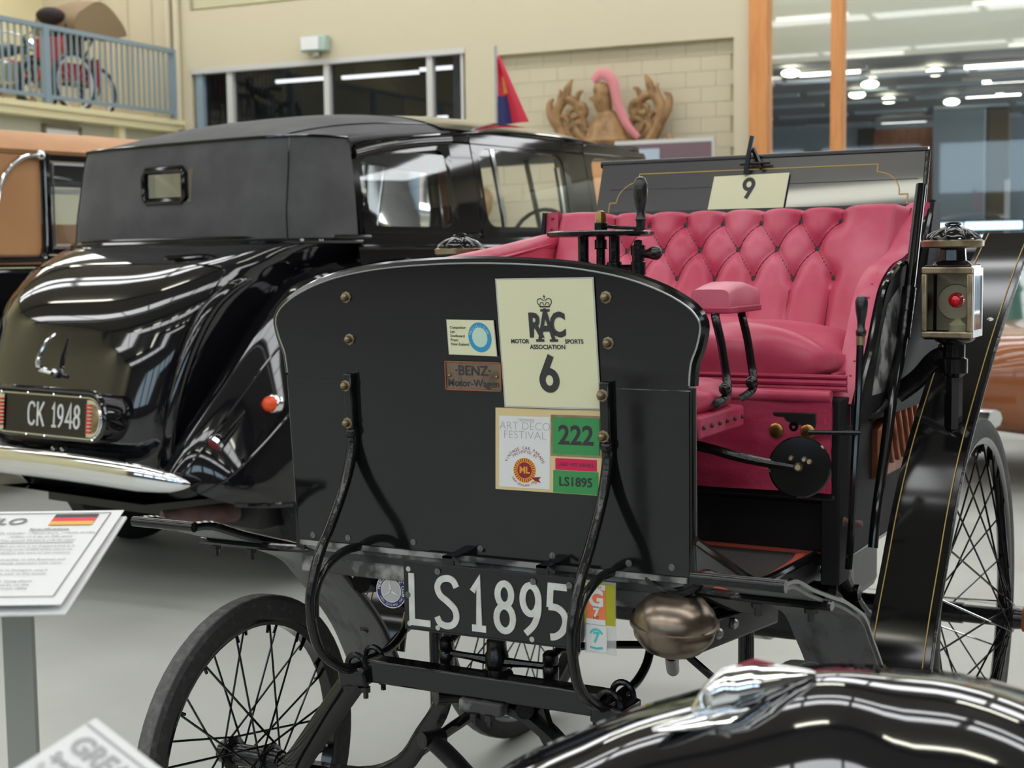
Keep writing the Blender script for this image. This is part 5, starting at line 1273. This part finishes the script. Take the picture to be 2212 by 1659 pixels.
m = MB(); x_ = stroke(m, 'CK', .096, NP, -.115, -.046, wd=.10, sp=.14, d0=.004, d1=.006); stroke(m, '1948', .096, NP, .045, -.046, wd=.10, sp=.07, d0=.004, d1=.006, sxw=.95)
obj('characters', m, 'plate_white', nb)
for s in (-1, 1):
    dsh = [(s*.270, -.072), (s*.295, -.072)]+[(s*a, b) for a, b in arc(.292, 0, .058, .072, -80, 80, 10)]+[(s*.295, .072), (s*.270, .072)]
    tl = obj('tail_lamp', MB().prism(dsh, NP, .001, .010), 'chrome', nb, recalc=True)
    ins = [(s*.306, -.056)]+[(s*a, b) for a, b in arc(.306, 0, .034, .056, -70, 70, 8)]+[(s*.306, .056)]
    obj('clear_lens', MB().prism(ins, NP, .010, .014), 'oldbrass', tl, recalc=True)
    for k in range(8): obj('red_rib', MB().box(NP(s*.289, -.052+.0148*k, .013), (.030, .010, .010)), 'redlens', tl, bevel=.002)
for x, z in ((-.30, .082), (-.12, .084), (.05, .084), (.22, .082), (.30, -.082), (.0, -.084), (-.12, -.084)): obj('rivet', MB().ball(NP(x, z, .002), (.006, .005), 8), 'chrome', nb)
for x in (.0, .06): obj('stud', MB().ball((x-.0, .035, .60), (.010, .008), 8, (0, 1, 0)), 'chrome', lim)
hb = obj('boot_handle', MB().tube([(-.045, .055, .915), (-.055, .02, .935), (-.055, .03, .98), (-.04, .055, 1.03), (-.02, .085, 1.065)], [.009, .011, .010, .009, .006], 8, sm=4), 'chrome', lim)
obj('handle_bar', MB().cyl((-.058, .03, .915), (.02, .03, .905), .009), 'chrome', hb)
obj('handle_boss', MB().ball((.0, .058, .905), (.020, .016), 12, (0, 1, 0)), 'chrome', hb)
obj('exhaust_pipe', MB().tube([(.44, .22, .315), (.60, .7, .325), (.62, 1.6, .33), (.4, 3.0, .33)], .042, 12, sm=3), 'exhaust', lim)
# pennant on the roof
t = thing('car_flag', 'red and blue pennant standing on the limousine roof', 'flag', (Matrix.Translation(lim.location) @ Matrix.Rotation(math.radians(-8), 4, 'Z')) @ V3((-.05, 3.12, 2.042)), math.radians(-8))
obj('staff', MB().cyl((0, 0, 0), (.0, 0, .50), .010), 'aluminium', t)
def pen(u, v): return V3((.012+u*(.02+.20*(1-v)), .02*math.sin(6*u), .06+.38*v))
obj('pennant', MB().shell(pen, 8, 8, .003), 'flagred', t)
obj('blue_corner', MB().shell(lambda u, v: pen(u*.42, v*.42)+V3((0, -.004, 0)), 4, 4, .002), 'navy', t)
obj('gold_charge', MB().shell(lambda u, v: pen(.25+.35*u, .45+.25*v)+V3((0, -.004, 0)), 3, 3, .002), 'flaggold', t)

# ---------------------------------------------------------------- tan and black landaulet at the left
tc = thing('landaulet', 'tan topped black landaulet with chrome landau bar at the left edge', 'car', (-5.201, 3.920, 0), math.radians(-8))
def tx(z): return -.02*((z-1.3)/.8)**2
obj('body', MB().bb(-1.5, .02, -1.5, 2.6, .35, 1.345), 'limo', tc, bevel=.05)
def ttop(u, v):
    x = 2*u-1; y = -1.1+2.5*v; e = abs(x)**4
    return V3((-.76+.78*sgnp(x, .8), y, 2.12-.14*e-.25*max(0, .18-v)**1.5*8-.04*max(0, v-.7)))
obj('tan_roof', MB().shell(ttop, 24, 20, .03), 'tan', tc, smooth=60, recalc=True)
q = [(-1.0, 1.40), (-.06, 1.40), (-.035, 1.41), (-.02, 1.44), (-.012, 1.97), (-.9, 1.99), (-1.05, 1.9)]
obj('tan_quarter', MB().prism(q, lambda a, b, d: V3((d, a, b)), -.03, .012), 'tan', tc, recalc=True)
obj('quarter_moulding', MB().tube([(.018, a, b) for a, b in [(-1.1, 1.372), (-.10, 1.374), (-.03, 1.385), (-.004, 1.43), (.002, 1.6), (.004, 1.98)]], .018, 8, sm=4), 'limo', tc)
obj('pillar', MB().bb(-.03, .025, .0, .055, 1.34, 2.0), 'limo', tc, bevel=.008)
obj('window_header', MB().bb(-.03, .022, .0, 1.3, 1.945, 1.995), 'limo', tc, bevel=.006)
obj('window_sill', MB().bb(-.03, .022, .0, 1.3, 1.36, 1.44), 'limo', tc, bevel=.006)
obj('window_frame', MB().tube([(.012, .075, 1.455), (.012, .075, 1.93), (.012, .62, 1.93), (.012, .62, 1.455)], .012, 4, True), 'silver', tc)
obj('blind', MB().bb(-.05, -.03, .07, .62, 1.80, 1.93), 'bikeblack', tc)
obj('sash', MB().bb(-.02, -.01, .07, .62, 1.755, 1.785), 'aluminium', tc)
obj('window_glass', MB().bb(-.004, .0, .07, .62, 1.45, 1.93), 'glass', tc)
obj('inner_panel', MB().bb(-1.42, -1.40, -.8, 1.6, 1.3, 1.62), 'tan', tc)
obj('pinstripe', MB().bb(.0205, .024, -1.3, 1.5, 1.322, 1.328), 'cream', tc)
obj('pinstripe', MB().bb(.023, .026, .02, 1.3, 1.395, 1.400), 'cream', tc)
lb = obj('landau_bar', MB().tube([(.035, -.03, 1.975), (.035, -.10, 1.968), (.035, -.18, 1.935), (.035, -.25, 1.87), (.035, -.30, 1.78), (.035, -.33, 1.66), (.035, -.42, 1.55)], .015, 10, sm=4), 'chrome', tc)
obj('bar_ball', MB().ball((.035, -.02, 1.975), (.030, .030), 14), 'chrome', lb)
for y_ in (-.9, 2.2):
    wh = obj('road_wheel', ring(MB(), [(.22, -.06), (.36, -.07), (.40, -.04), (.40, .04), (.36, .07), (.22, .06)], (-.05, y_, .40), (1, 0, 0), 32), 'rubber', tc)
    obj('wheel_disc', MB().lathe([(.22, 0), (.1, .03), (.01, .04)], (.0, y_, .40), (1, 0, 0), 24), 'tan', wh)
obj('rear_wing', MB().tube([(.0, -1.45, .5), (.0, -1.2, .8), (.0, -.85, .88), (.0, -.4, .75), (.0, -.2, .5)], [.08, .12, .13, .12, .08], 12, sm=4), 'limo', tc)

# ---------------------------------------------------------------- other cars in the hall
def saloon(name, lab, loc, rz, bm_, gm, L=4.3, W_=.85, H=1.5):
    t = thing(name, lab, 'car', loc, rz)
    def bd_(u, v):
        y = -L/2+L*v; a = 2*PI*u
        tp = min(1, (v*(1-v)*4)**.35+.25)
        return V3((W_*tp*sgnp(math.cos(a), .5), y, .60+.32*tp*sgnp(math.sin(a), .6)))
    g = MB().grid(bd_, 32, 24, True); g.add([bd_(k/32, 0) for k in range(32)], [tuple(range(32))]); g.add([bd_(k/32, 1) for k in range(32)], [tuple(range(32))])
    obj('body', g, bm_, t, smooth=50, recalc=True)
    def cb(u, v, sh=0):
        k_ = 1-v**2.2*.32; y = (-.95+2.0*u)*(1-.42*v**1.5)-.1; x = W_*.86*k_
        return x, y, .90+(H-.90)*v
    c = MB(); rws = []
    for v in (0, .25, .5, .75, .92, 1):
        x, _, z = cb(0, v); y0, y1 = cb(0, v)[1], cb(1, v)[1]
        q = [(a*x, b) for a, b in ((-1, y0), (-.8, y0-.08*(1-v)), (.8, y0-.08*(1-v)), (1, y0), (1, y1), (.8, y1+.08*(1-v)), (-.8, y1+.08*(1-v)), (-1, y1))]
        rws.append([V3((a, b, z)) for a, b in q])
    vv = [p for r_ in rws for p in r_]; ff = [tuple(range(40, 48))]
    for j in range(5):
        for i in range(8): ff.append((8*j+i, 8*j+(i+1) % 8, 8*j+8+(i+1) % 8, 8*j+8+i))
    obj('glasshouse', c.add(vv, ff), gm, t, smooth=30, recalc=True)
    x, y0, z = cb(0, .85); y1 = cb(1, .85)[1]
    obj('roof', MB().shell(lambda u, v: V3(((-1+2*u)*(x+.02), y0-.03+(y1-y0+.06)*v, H-.09+.12*(1-abs(2*u-1)**3)*(1-abs(2*v-1)**4*.6))), 14, 12, .02), bm_, t, smooth=60, recalc=True)
    for s in (-1, 1):
        for f0_, f1_ in ((0.02, .0), (.5, .5), (.98, 1)):
            x0, ya, za = cb(f0_, 0); x1, yb_, zb = cb(f1_, .88)
            obj('pillar', MB().tube([(s*(x0+.01), ya, za), (s*(x1+.015), yb_, zb)], .035, 6), bm_, t)
        for y_ in (-L*.31, L*.31):
            wh = obj('wheel', ring(MB(), [(.18, -.08), (.29, -.09), (.32, -.06), (.32, .06), (.29, .09), (.18, .08)], (s*(W_-.08), y_, .32), (1, 0, 0), 28), 'rubber', t)
            obj('hubcap', MB().lathe([(.18, 0), (.12, .03), (.01, .04)], (s*(W_-.03), y_, .32), (s, 0, 0), 20), 'chrome', wh)
    obj('bumper', MB().tube([(-W_*.8, -L/2-.05, .45), (0, -L/2-.09, .45), (W_*.8, -L/2-.05, .45)], .05, 8, sm=4), 'chrome', t)
    return t
saloon('saloon_car', 'pale grey saloon car seen through the limousine windows', (-5.3, 10.6, 0), math.radians(-60), 'greycar', 'tealglass', H=1.72)
saloon('saloon_car', 'brown saloon car with green tinted glass at the right edge', (.75, 7.9, 0), math.radians(-40), 'browncar', 'tealglass', H=1.62)
saloon('saloon_car', 'dark saloon car behind the right carriage lamp', (-.9, 11.6, 0), math.radians(-75), 'bikeblack', 'darkglass', H=1.42)

# ---------------------------------------------------------------- information stands
def stand(lab, TR, right, down, Wd, Hd, post_at):
    TR = V3(TR); right = V3(right).normalized(); down = V3(down).normalized()
    C_ = TR-right*(Wd/2)+down*(Hd/2)
    pb = TR-right*post_at[0]+down*post_at[1]
    t = thing('information_stand', lab, 'sign stand', (pb.x, pb.y, 0))
    o_ = V3(t.location); f_ = plane(C_-o_, right, -down)
    return t, f_, pb-o_
rgt = V3((.8763, .4815, 0))
TR = V3((-.105, -.792, 1.009)); BR = V3((.037, -1.053, .942)); dn = BR-TR
t, f_, pb = stand('grey post stand with tilted specification sheet and small flag', TR, rgt, dn, .42, .297, (.097, .1635))
obj('panel', MB().prism([(-.205, -.153), (.216, -.153), (.216, .140), (-.205, .140)], f_, -.006, -.001), 'white', t, bevel=.002)
obj('sheet', MB().shell(lambda u, v: f_(-.21+.42*u, -.1485+.297*v, .004*math.sin(PI*u)*0+.003+.004*(1-v)), 8, 4, .001), 'paper', t, recalc=True)
fs = lambda a, b, d: f_(a, b, d+.0090-.004*((b+.1485)/.297-0)*1.0)
m = MB()
for a, b in ((( -.2, .137), (.195, .137)), ((.195, .137), (.195, -.128)), ((.195, -.128), (-.2, -.128))): m.ribbon([a, b], .0014, fs, 0, .0004)
m.ribbon([(-.18, .035), (.172, .035)], .0010, fs, 0, .0004)
obj('border_line', m, 'textink', t)
m = MB(); text(m, 'BENZ VELO', .030, fs, (.088, .108), d1=.0006, align='RIGHT', shear=.15, off=.0006)
obj('title', m, 'textink', t)
m = MB(); text(m, 'Specification', .0105, fs, (.128, .080), d1=.0006, off=.0002)
obj('subheading', m, 'textink', t)
m = MB()
for k, s_ in enumerate(('Single cylinder, 110mm bore, 110mm stroke', '1045cc (1.5 hp at 700 rpm)', 'Top speed 30 km/h (18.75 mph)')): text(m, s_, .0088, fs, (.124, .068-.0125*k), d1=.0006, sx=.86)
obj('specification_text', m, 'textink', t)
m = MB()
LN = ('Len Southward found this car at Christchurch while in there in 1962 on sent it to England and it is', 'car to the Beaulieu Rally and the London to Brighton Run Concourse. After driving over 2,000 miles there he', 'sent it home, where it arrived shortly before the turn of the century', '', 'The Benz has one forward belt and the belt shifts onto the first pulley to the flywheel and', 'drives with a mechanically operated inlet valve.', '', 'The car was inspected by the German Benz museum in Stuttgart, and is', 'one of this year in the world', '', 'The solid tyres were once shod with rubber tyres, being about', 'made with bulb watchmen. The handbrake works on the', 'rear wheel. The design varied only slightly from 1894')
for k, s_ in enumerate(LN):
    if s_: text(m, s_, .0082, fs, (.178-.012*(k > 6)-.010*(k > 9), .024-.0108*k), d1=.0006, align='RIGHT', sx=.88)
obj('body_text', m, 'textink', t)
for k, mm in enumerate(('flagblack', 'flagred', 'flaggold')): obj('flag_stripe', rect(MB(), fs, .122, .180, .120-.0125*k, .1325-.0125*k, .0, .0006), mm, t)
obj('post', MB().tube([pb+V3((0, 0, -.012)), (0, 0, .02)], 1, 4, flat=(.026, .010), upv=(rgt.x, rgt.y, 0)), 'standgrey', t)
obj('foot', MB().box((0, 0, .01), (.30, .30, .02)), 'standgrey', t, bevel=.004)
obj('bracket', MB().tube([pb+V3((.05, .025, -.010)), pb+V3((-.04, -.03, -.016))], 1, 4, flat=(.010, .010)), 'standgrey', t)
# second stand, close to the lens
TR = V3((.447, -1.408, .979)); r2 = V3((.9, .20, -.30)); d2 = V3((.30, -.88, -.22))
r2 = (V3((.428, -1.478, .955))-TR); d2 = (V3((.506, -1.435, .954))-TR)
e1 = r2.normalized(); n2 = r2.cross(d2).normalized(); e2 = (d2-e1*d2.dot(e1)).normalized()
t = thing('information_stand', 'grey post stand with white sheet at the bottom left corner', 'sign stand', (TR.x-.02, TR.y-.16, 0))
o_ = V3(t.location); f2 = lambda a, b, d: TR-o_+e1*a+e2*b-n2*d*(1 if n2.z < 0 else -1)
obj('panel', MB().prism([(0, 0), (.297, 0), (.297, .42), (0, .42)], f2, -.006, -.001), 'white', t, recalc=True)
obj('sheet', MB().prism([(.002, .002), (.295, .002), (.295, .418), (.002, .418)], f2, 0, .001), 'paper', t, recalc=True)
f2t = lambda a, b, d: f2(-b, a, d)      # reading direction runs along the top edge of the sheet
obj('border_line', MB().ribbon([(.003, -.010), (.40, -.010)], .0024, f2t, .0012, .0016), 'greyink', t)
m = MB()
text(m, 'GREAT', .026, f2t, (.012, -.028), align='LEFT', off=.001, d1=.0018)
text(m, 'Specification', .013, f2t, (.012, -.048), align='LEFT', off=.0005, d1=.0018); text(m, 'Built in England', .010, f2t, (.012, -.062), align='LEFT', d1=.0018); text(m, 'Two cylinder', .010, f2t, (.012, -.074), align='LEFT', d1=.0018)
obj('lettering', m, 'greyink', t)
obj('post', MB().tube([f2(.12, .14, -.006)+V3((0, 0, -.004)), (0, 0, .02)], 1, 4, flat=(.026, .010), upv=(rgt.x, rgt.y, 0)), 'standgrey', t)
obj('foot', MB().box((0, 0, .01), (.30, .30, .02)), 'standgrey', t, bevel=.004)

# ---------------------------------------------------------------- near black car: only its front wing is in view
nc = thing('near_car', 'glossy black car wing with chrome side lamp in the foreground', 'car', (.95, -1.15, 0))
on = V3(nc.location)
cr = [(.36, -1.18, .50), (.46, -1.10, .68), (.598, -1.03, .820), (.688, -.985, .873), (.771, -.945, .907), (.90, -.93, .950), (.983, -.888, .950), (1.086, -.834, .930), (1.25, -.76, .86), (1.45, -.66, .74), (1.6, -.58, .58)]
crc = catmull(cr, 5); nC = len(crc)-1
nrn = V3((.43, -.90, 0))
def wing(u, v):
    p = crc[round(u*nC)]; a = (v-.18)*PI*.62
    R1_, R2_ = .34, .30
    if v < .18:
        a = (.18-v)/.18*PI*.5; return p-nrn*(.16*math.sin(a))-V3((0, 0, .20*(1-math.cos(a))))-on
    return p+nrn*(R1_*math.sin(a))-V3((0, 0, R2_*(1-math.cos(a))))-on
nw = obj('front_wing', MB().grid(wing, nC, 32), 'limo', nc, smooth=80, recalc=True)
wh = obj('road_wheel', ring(MB(), [(.22, -.07), (.34, -.09), (.385, -.06), (.385, .06), (.34, .09), (.22, .07)], V3((1.02, -1.0, .385))-on, (.43, -.9, 0), 36), 'rubber', nc)
obj('wheel_disc', MB().lathe([(.22, 0), (.2, .03), (.05, .05), (.01, .055)], V3((1.02, -1.0, .385))-on+nrn*.05, (.43, -.9, 0), 28), 'chrome', wh)
obj('body_side', MB().box(V3((1.62, -1.6, .55))-on, (.5, .3, .5), Matrix.Rotation(.44, 3, 'Z')), 'limo', nc, bevel=.08)
ax_ = V3((.88, .47, .03)).normalized()
L0 = V3((.822, -.996, .925))-on
lp_ = [(-.012, -.008, .003), (.006, .004, .015), (.025, .014, .023), (.05, .020, .022), (.078, .026, .014), (.105, .032, .003)]
obj('side_lamp', MB().tube([L0+ax_*a*1.0+V3((0, 0, b*.8)) for a, b, r in lp_], [r for a, b, r in lp_], 16, sm=4, flat=(1.1, .85)), 'chrome', nw)
obj('lamp_base', MB().tube([L0+ax_*-.05+V3((0, 0, -.022)), L0+ax_*.02+V3((0, 0, -.010)), L0+ax_*.09+V3((0, 0, .012))], [.004, .022, .004], 12, sm=4, flat=(.5, 1.2)), 'chrome', nw)
obj('lamp_lens', MB().ball(L0+ax_*.004+V3((-.0, -.008, .008)), (.010, .006), 12, (-.8, -.6, .1)), 'lampglass', nw)
obj('red_tell_tale', MB().tube([L0+ax_*.03+V3((0, 0, .036)), L0+ax_*.047+V3((0, 0, .040)), L0+ax_*.066+V3((0, 0, .036))], [.002, .0035, .002], 8), 'maroon', nw)
